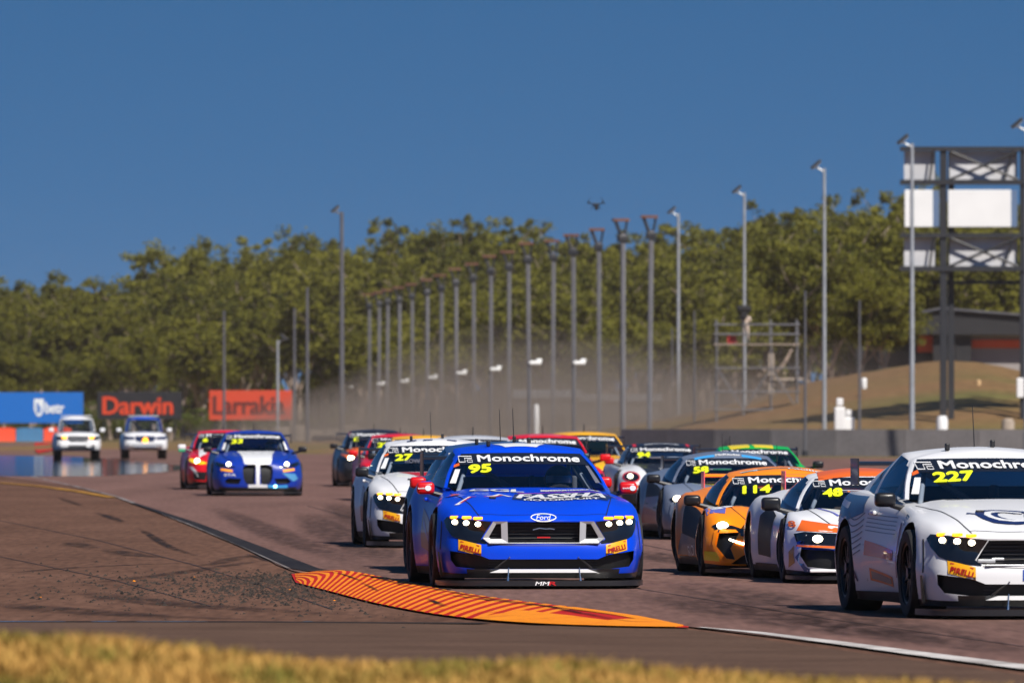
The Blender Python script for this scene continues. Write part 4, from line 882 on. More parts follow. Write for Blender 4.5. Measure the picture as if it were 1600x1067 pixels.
        def mesh(k, mirror=True, sg=1):
            v, f = parts[k]; v = [(x * sg, y, z) for x, y, z in v]
            if mirror: bm = solid_mesh(v, f)
            else:
                bm = bmesh.new(); vs_ = [bm.verts.new(p) for p in v]
                for q in f: bm.faces.new([vs_[i] for i in q])
                bmesh.ops.remove_doubles(bm, verts=bm.verts, dist=1e-4); bmesh.ops.recalc_face_normals(bm, faces=bm.faces)
            me = bpy.data.meshes.new(k); bm.to_mesh(me); bm.free(); me.polygons.foreach_set('use_smooth', [True] * len(me.polygons)); me.set_sharp_from_angle(angle=R(40)); me.materials.append(M_black); return me
        s.shell = mesh('shell'); s.wind = mesh('wind'); s.rear = mesh('rear'); s.sides = [mesh('side', False, 1), mesh('side', False, -1)]
WHEELS = {}
def wheel_mesh(Rd, w, rim):
    k = (round(Rd, 3), w, rim.name)
    if k in WHEELS: return WHEELS[k]
    r = Rd * .70
    t = MB().lathe([(-w * .8, r * .97), (-w, r * 1.02), (-w * 1.06, (r + Rd) / 2), (-w, Rd * .965), (-w * .86, Rd), (-w * .4, Rd * 1.003), (0, Rd * 1.003), (w * .4, Rd * 1.003), (w * .86, Rd), (w, Rd * .965), (w * 1.06, (r + Rd) / 2), (w, r * 1.02), (w * .8, r * .97)], n=44)
    bmesh.ops.recalc_face_normals(t.bm, faces=t.bm.faces); tm = bpy.data.meshes.new('tyre'); t.bm.to_mesh(tm); t.bm.free(); finish(tm, M_rubber, 40)
    m = MB().lathe([(w * .9, r * .93), (w * .92, r), (w * .6, r * .96), (-w * .9, r * .95), (-w * .9, r * .90), (w * .5, r * .88), (w * .9, r * .93)], n=40)
    for a in range(10):
        M_ = Matrix.Rotation(2 * math.pi * a / 10, 4, 'X'); m.box((w * .68, 0, r * .52), (w * .22, r * .10, r * .86), M=M_)
    m.tube((w * .45, 0, 0), (w * .92, 0, 0), r * .22, r * .18, 16)
    bmesh.ops.recalc_face_normals(m.bm, faces=m.bm.faces); rm = bpy.data.meshes.new('rim'); m.bm.to_mesh(rm); m.bm.free(); finish(rm, rim, 35)
    d = MB().tube((w * .05, 0, 0), (w * .2, 0, 0), r * .72, n=32); bmesh.ops.recalc_face_normals(d.bm, faces=d.bm.faces); dm = bpy.data.meshes.new('brake_disc'); d.bm.to_mesh(dm); d.bm.free(); finish(dm, M_disc, 40)
    WHEELS[k] = (tm, rm, dm); return WHEELS[k]
class Car:
    def __init__(s, shape, label, xpx, sc, yaw, body, roof=None, name='race_car', skirt=None, glass=None, near=True, scale=1.0, group='race cars on the track', rim=None, cat='race car', rub=None):
        s.S = S = SHAPES[shape]; q = S.q; s.q = q; D = F / sc; s.t = t = thing(name, label, cat, ((xpx - 800) / sc, D, 0), R(yaw), group); t.scale = (scale,) * 3
        s.pm = body; s.roofm = roof or body; skirt = skirt or M_carbon
        b = s.inst('body', S.body, [body, M_grille, skirt]); s.body = b
        s.shell = s.inst('roof', S.shell, [s.roofm]); s.wind = s.inst('windscreen', S.wind, [glass or M_glass]); s.inst('rear_window', S.rear, [glass or M_glass])
        for m in S.sides: s.inst('side_window', m, [glass or M_glass])
        tm, rm, dm = wheel_mesh(q['R0'], q.get('tw', .145), rim or M_rim)
        for yw, tr in ((q['yf'], q['trf']), (q['yr'], q['trr'])):
            for sd in (-1, 1):
                w = link(bpy.data.objects.new('wheel', dm), t); w.location = (sd * tr, yw, q['R0']); w.rotation_euler.z = 0 if sd > 0 else math.pi
                link(bpy.data.objects.new('tyre', tm), w); link(bpy.data.objects.new('rim', rm), w)
        if near: s.interior()
    def inst(s, name, me, mats, parent=None):
        o = link(bpy.data.objects.new(name, me), parent or s.t)
        for k, m in enumerate(mats): o.material_slots[k].link = 'OBJECT'; o.material_slots[k].material = m
        return o
    def hit(s, a, b, view, off):
        if view == 'front': o, d = Vector((a, -3, b)), Vector((0, 1, 0))
        elif view == 'top': o, d = Vector((a, b, 4)), Vector((0, 0, -1))
        elif view == 'left': o, d = Vector((-4, -a, b)), Vector((1, 0, 0))
        else: o, d = Vector((4, a, b)), Vector((-1, 0, 0))
        h = s.S.bvh.ray_cast(o, d)
        if h[0] is None: return None
        n = h[1] if h[1].dot(d) < 0 else -h[1]; return h[0] + n * off
    def project(s, name, v, f, m, view, off=.004, parent=None, jump=.35):
        P = [s.hit(a[0], a[1], view, off + (a[2] if len(a) > 2 else 0)) for a in v]; ok = []
        for q in f:
            pts = [P[i] for i in q]
            if any(p is None for p in pts): continue
            if max((a - b).length for a in pts for b in pts) > jump: continue
            ok.append(q)
        if not ok: return None
        used = sorted({i for q in ok for i in q}); ix = {u: k for k, u in enumerate(used)}
        return obj(name, ([P[u] for u in used], [tuple(ix[i] for i in q) for q in ok]), m, parent or s.t, 60)
    def poly(s, name, pts, m, view='front', off=.004, mirror=False, g=.05, parent=None):
        r = [s.project(name, *tess(pts, g), m, view, off, parent)]
        if mirror: r.append(s.project(name, *tess([(-x, y) for x, y in pts], g), m, view, off, parent))
        return r
    def line(s, name, pts, w, m, view='top', off=.003, mirror=False, closed=False, parent=None, sm=True):
        P = catmull(pts, max(12, len(pts) * 5)) if sm and not closed else np.array(pts)
        s.project(name, *stroke(P, w, closed), m, view, off, parent)
        if mirror: s.project(name, *stroke([(-x, y) for x, y in P], w, closed), m, view, off, parent)
    def txt(s, name, word, box, m, view='front', rot=0., shear=0., bold=.03, off=.007, parent=None):
        v, f = place_text(word, box, rot, shear, bold); return s.project(name, v, f, m, view, off, parent, .5)
    def interior(s):
        g = s.q['gh']; t = s.t; zb = s.q['zb']; zt = g['a1'][2] - .05; ya, yc = g['a1'][1], g['c1'][1]; xa = g['a0'][0] - .08; xt = g['a1'][0] - .06; zl = g['a0'][2]
        yb = ya + .45; c = MB(); r = .022
        c.path([(-xa, yb, zb + .2), (-xa, yb, zl), (-xt, yb, zt), (xt, yb, zt), (xa, yb, zl), (xa, yb, zb + .2)], r); 
        for sd in (-1, 1): c.path([(sd * xa, g['a0'][1] - .02, zl - .1), (sd * (xt - .01), ya + .05, zt - .02), (sd * xt, yb, zt)], r); c.tube((sd * xt, yb, zt), (sd * g['c0'][0] * .7, g['c0'][1] - .45, g['c0'][2] - .15), r)
        c.tube((-xt, ya + .05, zt - .02), (xt, ya + .05, zt - .02), r).tube((-xt, yb, zt), (xa, yb, zb + .35), r * 1.3).tube((-xa, yb, zl - .05), (xa, yb, zl - .05), r); c.build('roll_cage', M_cage, t, 50)
        MB().box((0, g['a0'][1] + .02, zl - .15), (xa * 1.9, .30, .16), bevel=.04).build('dashboard', M_black, t)
        for x in ((.36,) if s.q.get('oneseat', 1) else (-.36, .36)):
            sx_ = x * min(1, xa / .7); MB().box((sx_, yb + .02, zb + .45), (.46, .16, .78), bevel=.06).box((sx_, yb - .28, zb + .18), (.46, .55, .16), bevel=.06).box((sx_ - .2, yb - .05, zl - .02), (.05, .2, .26), bevel=.02).box((sx_ + .2, yb - .05, zl - .02), (.05, .2, .26), bevel=.02).build('racing_seat', M_seat, t)
        w = MB(); cx_, cy_, cz_ = .36 * min(1, xa / .7), g['a0'][1] + .24, zl - .12; w.path([(cx_ + .16 * math.cos(a), cy_ + .05 * math.sin(a), cz_ + .14 * math.sin(a)) for a in np.linspace(0, 2 * math.pi, 17)], .016, 6); w.build('steering_wheel', M_black, t)
    def mirrors(s, x, y, z, m, w=.17, h=.115, stalk=True):
        for sd in (-1, 1):
            o = MB().box((sd * x, y, z), (w, .12, h), bevel=.035, seg=3).build('mirror', m, s.t, 50)
            if stalk: MB().tube((sd * (x - w * .3), y + .02, z - h * .35), (sd * (x - w * .5 - .14), y + .06, z - h * .5 - .03), .022, .03).build('stalk', M_carbon, o)
    def wing(s, y, z, half, m, ends=None, chord=.30, mat_end=None, endh=.2):
        a = [(0, 0), (.05, .022), (.14, .030), (.30, .022), (.30, .012), (.14, .004), (.05, -.008)]
        w = MB().prism([(-half, y + p[0] * chord / .3, z + p[1]) for p in a], (2 * half, 0, 0)).build('rear_wing', m, s.t)
        for sd in (-1, 1):
            MB().box((sd * (half + .006), y + chord / 2, z - endh * .25), (.012, chord + .06, endh), bevel=.003, seg=1).build('end_plate', mat_end or m, w)
            zt = s.S.ztop(.4, y - .1) - .03; MB().prism([(sd * .42 - .01, y - .05, zt), (sd * .42 - .01, y + .22, zt), (sd * .42 - .01, y + .2, z - .005), (sd * .42 - .01, y + .08, z - .005)], (.02, 0, 0)).build('wing_support', M_carbon, w)
    def splitter(s, out=.05, z0=.045, z1=.085, yend=.55, m=None):
        O = catmull(s.q['outline'], 120); O = O[O[:, 1] < yend]; m = m or M_carbon; V = []; Fc = []
        P = [(-x, y) for x, y in O[::-1]] + [tuple(p) for p in O[1:]]; n = len(P)
        for x, y in P:
            k = 1 + out / max(.3, abs(x) + .3); V += [(x * (1 + out * .35), y - out, z0), (x * (1 + out * .35), y - out, z1), (x * .8, y + .45, z1), (x * .8, y + .45, z0)]
        for i in range(n - 1):
            for k in range(4): a = i * 4 + k; b = i * 4 + (k + 1) % 4; Fc.append((a, b, b + 4, a + 4))
        return obj('front_splitter', (V, Fc), m, s.t, 40)
    def lamp(s, x, z, r, m=None, mirror=True, rz=None, name='headlight', off=.012, parent=None):
        for sd in ((-1, 1) if mirror else (1,)):
            h = s.hit(sd * x, z, 'front', off)
            if h is None: continue
            o = MB().ball((0, 0, 0), (2 * r, .03, 2 * (rz or r)), 14, 8).build(name, m or MW, parent or s.t, 60); o.location = h
    def banner(s, zt=None, hgt=.10, word='Monochrome', tz=.0, number=None, logo=True, wfrac=.86, num_col=None, far=False):
        """black sun strip with lettering at the top of the windscreen, yellow number under its left end"""
        g = s.q['gh']; z1 = g['ws1'][1]; za = g['a1'][2]; xt = g['a1'][0]; k = (g['a0'][0] - xt) / (za - g['a0'][2]); dz = z1 - za
        T = lambda x: z1 - dz * (abs(x) / xt) ** 2 - .004
        xs = np.linspace(-1, 1, 25); up = [(x * (xt - .004), T(x * xt)) for x in xs]; lo = [(x * (xt + k * hgt - .004), T(x * xt) - hgt) for x in xs]
        v = np.array(up + lo); f = [(i, i + 1, 26 + i, 25 + i) for i in range(24)]; b = s.project('sun_strip', v, f, M_band, 'front', .004)
        cz = z1 - hgt * .5 - dz * .25
        vv, ff = place_text(word, (xt * .10, 0, xt * 2 * wfrac, hgt * .62), bold=.05); vv[:, 1] += [T(a) - hgt * .5 for a in vv[:, 0]]; s.project('lettering', vv, ff, M_text, 'front', .008, b)
        if logo:
            lx = -xt * .95; lz = T(lx) - hgt * .52; w_, h_ = xt * .105, hgt * .26; lw = hgt * .075
            s.project('logo', *stroke([(lx - w_, lz - h_), (lx - w_, lz + h_), (lx + w_, lz + h_), (lx + w_, lz + h_ * .35), (lx - w_ * .1, lz + h_ * .35), (lx - w_ * .1, lz - h_), (lx - w_, lz - h_)], lw), M_text, 'front', .008, b)
            s.project('logo', *stroke([(lx + w_ * .25, lz - h_), (lx + w_ * .25, lz - h_ * .2), (lx + w_, lz - h_ * .2), (lx + w_, lz - h_), (lx + w_ * .25, lz - h_)], lw * .8), M_text, 'front', .008, b)
        if number:
            w_ = xt * (.19 * len(number) if not far else .22 * len(number)); nx = -xt * .98 + w_ * .62 + (.0 if not far else .02); s.txt('race_number', number, (nx, T(nx) - hgt - .040, w_, .082 if not far else .095), M_neon, 'front', R(3), .25, .075, .008)
    def pirelli(s, x0, x1, zt, zb_, tilt):
        """yellow tyre-maker decal on each bumper corner"""
        for sd in (-1, 1):
            a, b = (sd * x0, zb_), (sd * x1, zb_ + tilt); pts = [a, b, (b[0], b[1] + zt - zb_), (a[0], a[1] + zt - zb_)]; p = s.poly('sponsor_patch', pts, M_py, off=.006)[0]
            cx_ = sd * (x0 + x1) / 2; w_ = abs(x1 - x0); s.txt('lettering', 'PIRELLI', (cx_, (zt + zb_) / 2 + tilt / 2 - .012, w_ * .84, (zt - zb_) * .42), M_pr, 'front', sd * math.atan2(tilt, w_), 0, .035, .010, p)
            l = [(cx_ - sd * 0 - w_ * .40, 0), (cx_ + w_ * .42, 0)]; zz = (zt + zb_) / 2 + tilt / 2 + (zt - zb_) * .33; s.project('lettering', *stroke([(l[0][0], zz - sd * tilt * .4), (l[1][0], zz + sd * tilt * .42)], .010), M_pr, 'front', .010, p)

# ------------------------------------------------------------------ shapes
SHAPES['muscle'] = Shape('muscle', dict(
    outline=[(0, 0), (.42, .014), (.70, .075), (.85, .21), (.92, .43), (.958, .72), (.968, .93), (.952, 1.3), (.918, 1.7), (.905, 2.3), (.922, 2.8), (.968, 3.3), (.99, 3.65), (.97, 4.1), (.90, 4.5), (.78, 4.70), (.5, 4.78), (0, 4.80)],
    yf=.93, yr=3.65, R0=.345, trf=.825, trr=.845, zb=.10, skirt=.165, flare=.024,
    Zc=[(0, .625), (.12, .69), (.5, .775), (1.0, .845), (1.55, .905), (1.75, .92), (4.0, 1.02), (4.5, 1.035), (4.72, 1.0), (4.8, .93)],
    Zm=[(0, .63), (.2, .70), (.5, .795), (.95, .865), (1.5, .905), (1.8, .915), (2.5, .935), (3.5, 1.0), (4.3, 1.02), (4.8, .92)],
    Zs=[(0, .625), (.2, .665), (.5, .745), (.9, .795), (1.5, .845), (2.3, .89), (3.2, .945), (3.7, .965), (4.3, .96), (4.8, .88)],
    F=[(.10, .05), (.16, .02), (.24, .0), (.36, .0), (.41, .012), (.45, .035), (.55, .045), (.60, .03), (.64, .02), (.70, .06)],
    S=[(0, .065), (.12, .03), (.3, .008), (.45, .0), (.6, .012), (.75, .03), (.87, .05), (.94, .075), (1, .125)],
    cuts=[([(-.47, .615), (.47, .615), (.565, .46), (.515, .428), (-.515, .428), (-.565, .46)], .10),
          ([(-.50, .275), (.50, .275), (.60, .315), (.85, .35), (.845, .27), (.80, .205), (.62, .185), (-.62, .185), (-.80, .205), (-.845, .27), (-.85, .35), (-.60, .315)], .08)],
    gh=dict(ws0=(1.70, .895), ws1=(2.50, 1.245), a0=(.745, 2.02, .915), a1=(.565, 2.66, 1.235), c1=(.53, 3.45, 1.245), c0=(.74, 4.12, .985), rw1=(3.55, 1.285), rw0=(4.35, 1.02), sb=.055, arc=.045, roof=[(2.5, 1.26), (2.72, 1.318), (3.0, 1.335), (3.3, 1.322), (3.55, 1.29)])))
SHAPES['coupe'] = Shape('coupe', dict(
    outline=[(0, 0), (.45, .03), (.74, .12), (.88, .34), (.932, .7), (.945, .95), (.92, 1.4), (.90, 2.2), (.925, 3), (.965, 3.6), (.93, 4.2), (.80, 4.62), (.45, 4.76), (0, 4.80)],
    yf=.93, yr=3.70, R0=.345, trf=.80, trr=.82, zb=.10, skirt=.17,
    Zc=[(0, .63), (.1, .72), (.4, .80), (1.0, .87), (1.55, .915), (1.75, .93), (4, 1.0), (4.5, 1.05), (4.8, .95)], Zm=[(0, .63), (.25, .745), (.6, .825), (1, .87), (1.6, .92), (4, 1.02), (4.8, .95)], Zs=[(0, .60), (.25, .68), (.6, .76), (1, .80), (1.6, .85), (2.4, .88), (3.4, .95), (4, .965), (4.8, .9)],
    F=[(.10, .06), (.18, .01), (.3, 0), (.5, .015), (.62, .05), (.72, .10)], S=[(0, .06), (.12, .03), (.3, .005), (.45, 0), (.6, .012), (.75, .03), (.87, .05), (.94, .075), (1, .125)],
    gh=dict(ws0=(1.65, .92), ws1=(2.45, 1.30), a0=(.71, 1.98, .935), a1=(.555, 2.58, 1.28), c1=(.51, 3.45, 1.285), c0=(.69, 4.1, 1.0), rw1=(3.5, 1.315), rw0=(4.25, 1.02), sb=.05, arc=.04, roof=[(2.45, 1.31), (2.7, 1.35), (3.0, 1.365), (3.3, 1.35), (3.5, 1.325)])))
SHAPES['bmw'] = Shape('bmw', dict(SHAPES['coupe'].q, cuts=[([(.045, .655), (.20, .655), (.30, .62), (.315, .52), (.30, .36), (.24, .25), (.07, .235)], .09), ([(.34, .36), (.62, .375), (.69, .31), (.64, .255), (.40, .245)], .07)]))
MID_GH = dict(ws0=(1.25, .665), ws1=(2.05, 1.0), a0=(.70, 1.72, .70), a1=(.495, 2.2, .985), c1=(.43, 2.9, 1.0), c0=(.62, 3.6, .845), rw1=(2.95, 1.045), rw0=(3.9, .855), sb=.08, arc=.03, gl=9, bp=20, roof=[(2.05, 1.015), (2.3, 1.065), (2.6, 1.085), (2.95, 1.05)])
SHAPES['wedge'] = Shape('wedge', dict(
    outline=[(0, 0), (.35, .03), (.65, .13), (.84, .34), (.925, .65), (.955, .95), (.935, 1.35), (.895, 1.9), (.925, 2.5), (.985, 3.1), (1.0, 3.55), (.97, 4.1), (.85, 4.4), (.5, 4.52), (0, 4.55)],
    yf=.95, yr=3.6, R0=.305, trf=.80, trr=.83, zb=.085, skirt=.12, flare=.03, gap=.03,
    Zc=[(0, .36), (.08, .42), (.4, .50), (.9, .60), (1.3, .665), (1.6, .70), (2.5, .80), (3.3, .84), (4.2, .84), (4.55, .78)], Zm=[(0, .36), (.3, .50), (.6, .64), (.95, .70), (1.3, .685), (2, .71), (3, .84), (3.6, .88), (4.55, .80)], Zs=[(0, .35), (.3, .45), (.6, .615), (.95, .675), (1.4, .62), (2.2, .64), (3, .76), (3.6, .81), (4.55, .74)],
    F=[(.08, .05), (.12, 0), (.2, .01), (.3, .05), (.38, .11), (.45, .17), (.6, .25)], S=[(0, .05), (.12, .02), (.3, .0), (.5, .0), (.65, .012), (.8, .03), (.9, .055), (.96, .08), (1, .12)],
    cuts=[([(-.46, .275), (.46, .275), (.60, .20), (.70, .125), (-.70, .125), (-.60, .20)], .10), ([(.60, .44), (.80, .43), (.83, .30), (.74, .18), (.66, .17), (.70, .28)], .08)], gh=MID_GH))
SHAPES['mid'] = Shape('mid', dict(
    outline=[(0, 0), (.5, .03), (.77, .12), (.885, .32), (.94, .65), (.955, .95), (.935, 1.35), (.895, 1.9), (.925, 2.5), (.985, 3.1), (1.0, 3.55), (.97, 4.1), (.85, 4.35), (.5, 4.43), (0, 4.45)],
    yf=.95, yr=3.6, R0=.31, trf=.80, trr=.83, zb=.085, skirt=.13, flare=.03, gap=.03,
    Zc=[(0, .50), (.1, .55), (.5, .615), (1.0, .665), (1.3, .69), (1.6, .71), (2.5, .80), (3.3, .84), (4.2, .84), (4.45, .78)], Zm=[(0, .50), (.3, .59), (.6, .68), (.95, .71), (1.3, .69), (2, .71), (3, .84), (3.6, .88), (4.45, .80)], Zs=[(0, .49), (.3, .545), (.6, .635), (.95, .675), (1.4, .62), (2.2, .64), (3, .76), (3.6, .81), (4.45, .74)],
    F=[(.08, .04), (.13, 0), (.25, 0), (.36, .03), (.45, .06), (.6, .12)], S=[(0, .05), (.12, .02), (.3, .0), (.5, .0), (.65, .012), (.8, .03), (.9, .055), (.96, .08), (1, .12)],
    cuts=[([(.50, .33), (.83, .35), (.845, .27), (.78, .16), (.52, .135)], .09), ([(-.44, .42), (.44, .42), (.47, .30), (.40, .16), (-.40, .16), (-.47, .30)], .08)], gh=MID_GH))
SHAPES['rear'] = Shape('rear', dict(
    outline=[(0, 0), (.4, .03), (.68, .12), (.84, .32), (.90, .65), (.915, .95), (.90, 1.4), (.875, 2.0), (.90, 2.7), (.945, 3.2), (.955, 3.5), (.92, 4.0), (.80, 4.3), (.45, 4.42), (0, 4.45)],
    yf=.98, yr=3.45, R0=.335, trf=.775, trr=.80, zb=.09, skirt=.15,
    Zc=[(0, .50), (.1, .56), (.5, .64), (1.0, .72), (1.4, .80), (1.7, .84), (3.5, .92), (4.1, .92), (4.45, .82)], Zm=[(0, .50), (.2, .62), (.5, .735), (.9, .80), (1.3, .82), (1.8, .84), (3.3, .94), (4.45, .82)], Zs=[(0, .48), (.25, .58), (.6, .68), (1, .73), (1.6, .77), (2.4, .80), (3.3, .88), (4.45, .78)],
    F=[(.09, .05), (.14, 0), (.3, 0), (.45, .04), (.6, .12)], S=[(0, .05), (.12, .02), (.3, 0), (.5, 0), (.65, .012), (.8, .03), (.9, .055), (.96, .08), (1, .12)],
    gh=dict(ws0=(1.45, .80), ws1=(2.15, 1.13), a0=(.68, 1.8, .84), a1=(.52, 2.3, 1.115), c1=(.46, 3.0, 1.12), c0=(.62, 3.75, .92), rw1=(3.05, 1.15), rw0=(3.95, .93), sb=.06, arc=.04, roof=[(2.15, 1.14), (2.4, 1.18), (2.7, 1.195), (3.05, 1.16)])))
SHAPES['pickup'] = Shape('pickup', dict(
    outline=[(0, 0), (.55, .03), (.80, .10), (.90, .28), (.925, .6), (.93, .95), (.925, 1.6), (.92, 2.6), (.925, 3.6), (.93, 4.2), (.92, 5.0), (.88, 5.25), (.6, 5.3), (0, 5.3)],
    yf=.95, yr=4.1, R0=.385, trf=.78, trr=.78, tw=.13, zb=.36, skirt=.42, flare=.03, gap=.07,
    Zc=[(0, 1.0), (.1, 1.06), (.5, 1.11), (1.3, 1.15), (3.6, 1.15), (5.3, 1.12)], Zm=[(0, 1.0), (.15, 1.05), (.5, 1.10), (1.3, 1.13), (5.3, 1.12)], Zs=[(0, .98), (.2, 1.02), (.6, 1.05), (1.3, 1.07), (5.3, 1.08)],
    F=[(.36, .10), (.45, .02), (.6, 0), (.75, .03), (.95, .04), (1.1, .08)], S=[(0, .05), (.12, .02), (.3, .0), (.6, .0), (.75, .01), (.87, .025), (.94, .04), (1, .08)],
    gh=dict(ws0=(1.35, 1.14), ws1=(2.0, 1.66), a0=(.72, 1.62, 1.14), a1=(.63, 2.12, 1.65), c1=(.62, 3.25, 1.67), c0=(.70, 3.45, 1.15), rw1=(3.3, 1.70), rw0=(3.5, 1.16), sb=.06, arc=.02, gl=13, roof=[(2.0, 1.68), (2.3, 1.76), (2.7, 1.785), (3.1, 1.77), (3.3, 1.72)])))

# ------------------------------------------------------------------ the cars themselves
P_blue = paint('racing blue', (.001, .055, .66)); P_white = paint('white', (.74, .74, .75)); P_red = paint('red', (.70, .008, .018)); P_orange = paint('orange', (.94, .26, .003)); P_dark = paint('dark grey', (.03, .032, .04)); P_black = paint('black', (.012, .012, .014))
P_grey = paint('blue grey', (.15, .18, .25)); P_yellow = paint('yellow', (.85, .42, .004)); P_green = paint('green', (.01, .42, .06)); P_navy = paint('deep blue', (.006, .035, .33)); P_mirror = paint('mirror red', (.62, .008, .012)); P_steel = paint('slate blue', (.03, .075, .20)); P_silver = paint('silver', (.5, .51, .54))
V_blue = vinyl('blue', (.004, .06, .60)); V_orange = vinyl('orange', (.78, .13, .006)); V_navy = vinyl('navy', (.01, .02, .10)); V_red = vinyl('red', (.58, .01, .015)); V_grey = vinyl('grey', (.14, .14, .17)); V_white = vinyl('pure white', (.82, .82, .82)); V_teal = vinyl('teal', (.02, .25, .30)); V_cyan = vinyl('cyan', (.05, .35, .75)); V_sky = vinyl('sky blue', (.08, .28, .52)); V_black = vinyl('black', (.012, .012, .014)); V_yel = vinyl('bright yellow', (.80, .62, .01)); V_purple = vinyl('violet', (.12, .13, .45)); V_maroon = vinyl('maroon', (.20, .01, .04)); V_steel = vinyl('steel blue', (.06, .14, .28)); V_pink = vinyl('pink', (.7, .12, .16))

def muscle(c, number, brackets, mir, lip_shine=V_white, wing=.86):
    """front end, mirrors, wing and shared details of the muscle coupes"""
    t = c.t
    lens = c.poly('headlight', [(.478, .619), (.86, .658), (.885, .625), (.872, .56), (.83, .485), (.77, .455), (.64, .425), (.53, .416), (.527, .424), (.574, .46)], M_lens, off=.006, mirror=True)
    for ln, sd in zip(lens, (1, -1)):
        for x in (.60, .70, .795):
            z = .60 + (x - .6) * .06; h = c.hit(sd * x, z, 'front', .016)
            o = MB().ball((0, 0, 0), (.056, .03, .046), 14, 8).build('lamp', MW, ln, 60); o.location = h
            h = c.hit(sd * (x + .002), z + .038, 'front', .014); o = MB().box((0, 0, 0), (.090, .02, .026), bevel=.008, M=Matrix.Rotation(sd * R(-28 if x > .75 else -14), 4, 'Z')).build('indicator', MA, ln, 60); o.location = h
    g = MB()
    for k in range(6): g.box((0, .12, .445 + k * .03), (1.02, .012, .008))
    g.build('grille_slats', M_carbon, t)
    g = MB()
    for k in range(3): g.box((0, .10, .205 + k * .025), (1.0, .012, .008))
    g.build('intake_slats', M_carbon, t)
    if brackets:
        for sd in (-1, 1):
            out = [(.335, .622), (.465, .622), (.562, .468), (.515, .43), (.33, .43)]; inn = [(.393, .60), (.437, .60), (.508, .474), (.488, .462), (.388, .462)]
            bm = bmesh.new(); rows = []
            for (pts, y) in ((out, .055), (out, .018), (inn, .03), (inn, .09)): rows.append([bm.verts.new((sd * x, y + .02 * abs(x), z)) for x, z in pts])
            for a, b in zip(rows[:-1], rows[1:]):
                for i in range(5): j = (i + 1) % 5; bm.faces.new((a[i], a[j], b[j], b[i]))
            bmesh.ops.recalc_face_normals(bm, faces=bm.faces); obj('grille_bracket', bm, M_silver, t)
        MB().box((0, .028, .421), (1.02, .03, .014), bevel=.004).build('grille_trim', M_chrome, t)
    else:
        MB().box((0, .028, .421), (1.0, .03, .012), bevel=.004).build('grille_trim', M_silver, t)
        for sd in (-1, 1): MB().box((sd * .49, .05, .455), (.14, .03, .03), rz=sd * .1, bevel=.008).box((sd * .40, .05, .47), (.10, .03, .02), bevel=.006).build('grille_bracket', M_silver, t)
    # lower front plate painted white as a reflection; splitter with its support rods
    MB().prism([(-.50, -.012, .152), (-.405, -.012, .184), (.405, -.012, .184), (.50, -.012, .152)], (0, .05, 0)).build('lower_lip', lip_shine, t)
    sp = c.splitter(.055, .03, .078, .62)
    for sd in (-1, 1):
        r = MB().tube((sd * .335, -.035, .075), (sd * .325, -.016, .20), .007, .004, 8).tube((sd * .335, -.036, .075), (sd * .333, -.032, .115), .011, .008, 8).build('splitter_rod', M_chrome, t)
        MB().ball((sd * .318, .0, .292), (.016, .02, .016), 8, 6).build('bolt', M_chrome, r)
        MB().prism([(sd * .32, .0, .285), (sd * .37, .0, .26), (sd * .46, .02, .19), (sd * .43, .02, .19)], (0, .03, 0)).build('duct_fin', M_carbon, t)
        MB().prism([(sd * .90, .42, .12), (sd * .925, .42, .12), (sd * .95, .36, .34), (sd * .94, .36, .34)], (0, .05, 0)).build('canard', M_carbon, t)
    c.pirelli(.575, .775, .405, .305, .052)
    c.line('panel_gap', [(.905, .62), (.915, .5), (.925, .36)], .008, M_black, 'front', .002, True); c.line('panel_gap', [(-.52, .412), (-.3, .402), (0, .40), (.3, .402), (.52, .412)], .006, M_black, 'front', .002)
    c.mirrors(.955, 1.93, .915, mir, .165, .115)
    c.line('panel_gap', [(.735, 1.78), (.725, 1.5), (.71, 1.1), (.675, .7), (.62, .35), (.585, .16)], .009, M_black, 'top', .002, True)
    c.line('panel_gap', [(-.60, .21), (-.38, .13), (0, .105), (.38, .13), (.60, .21)], .008, M_black, 'top', .002)
    for v in ('left', 'right'):
        s_ = -1 if v == 'left' else 1
        c.line('panel_gap', [(s_ * 1.78, .90), (s_ * 1.74, .62), (s_ * 1.70, .25)], .009, M_black, v, .002, sm=False); c.line('panel_gap', [(s_ * 3.06, .95), (s_ * 3.04, .55), (s_ * 2.95, .25)], .009, M_black, v, .002, sm=False)
        h = c.hit(s_ * 2.85, .80, v, .015); o = MB().box((0, 0, 0), (.03, .2, .035), bevel=.012).build('door_handle', c.pm, t); o.location = h
        c.poly('side_skirt', [(s_ * 1.35, .10), (s_ * 3.22, .10), (s_ * 3.22, .17), (s_ * 1.35, .19)], M_carbon, v, .012)
    for x in (-.42, .42): o = MB().box((0, 0, 0), (.06, .05, .02), bevel=.006).build('bonnet_pin', M_black, t); o.location = c.hit(x, .70, 'top', .008)
    c.banner(number=number, hgt=.105)
    c.poly('windscreen_sticker', [(-.715, .955), (-.66, .955), (-.60, 1.085), (-.645, 1.085)], V_white, off=.006); c.poly('windscreen_sticker', [(-.655, 1.10), (-.60, 1.12), (-.60, 1.145), (-.65, 1.125)], V_orange, off=.006)
    for a, b in ((-.50, -.32), (.20, .33)): MB().box(((a + b) / 2, 1.73, .905), (b - a, .03, .02), rz=.12).build('wiper', M_black, t)
    for p in ((-.30, 2.75), (.1, 2.9)): o = MB().box((0, 0, .03), (.035, .06, .06), bevel=.01).build('roof_camera', M_black, t); o.location = c.hit(*p, 'top', 0)
    o = MB().tube((0, 0, 0), (-.01, .03, .33), .005, .003, 6).build('antenna', M_black, t); o.location = c.hit(-.04, 2.95, 'top', 0)
    c.wing(4.38, 1.18, wing, M_carbon, endh=.22)

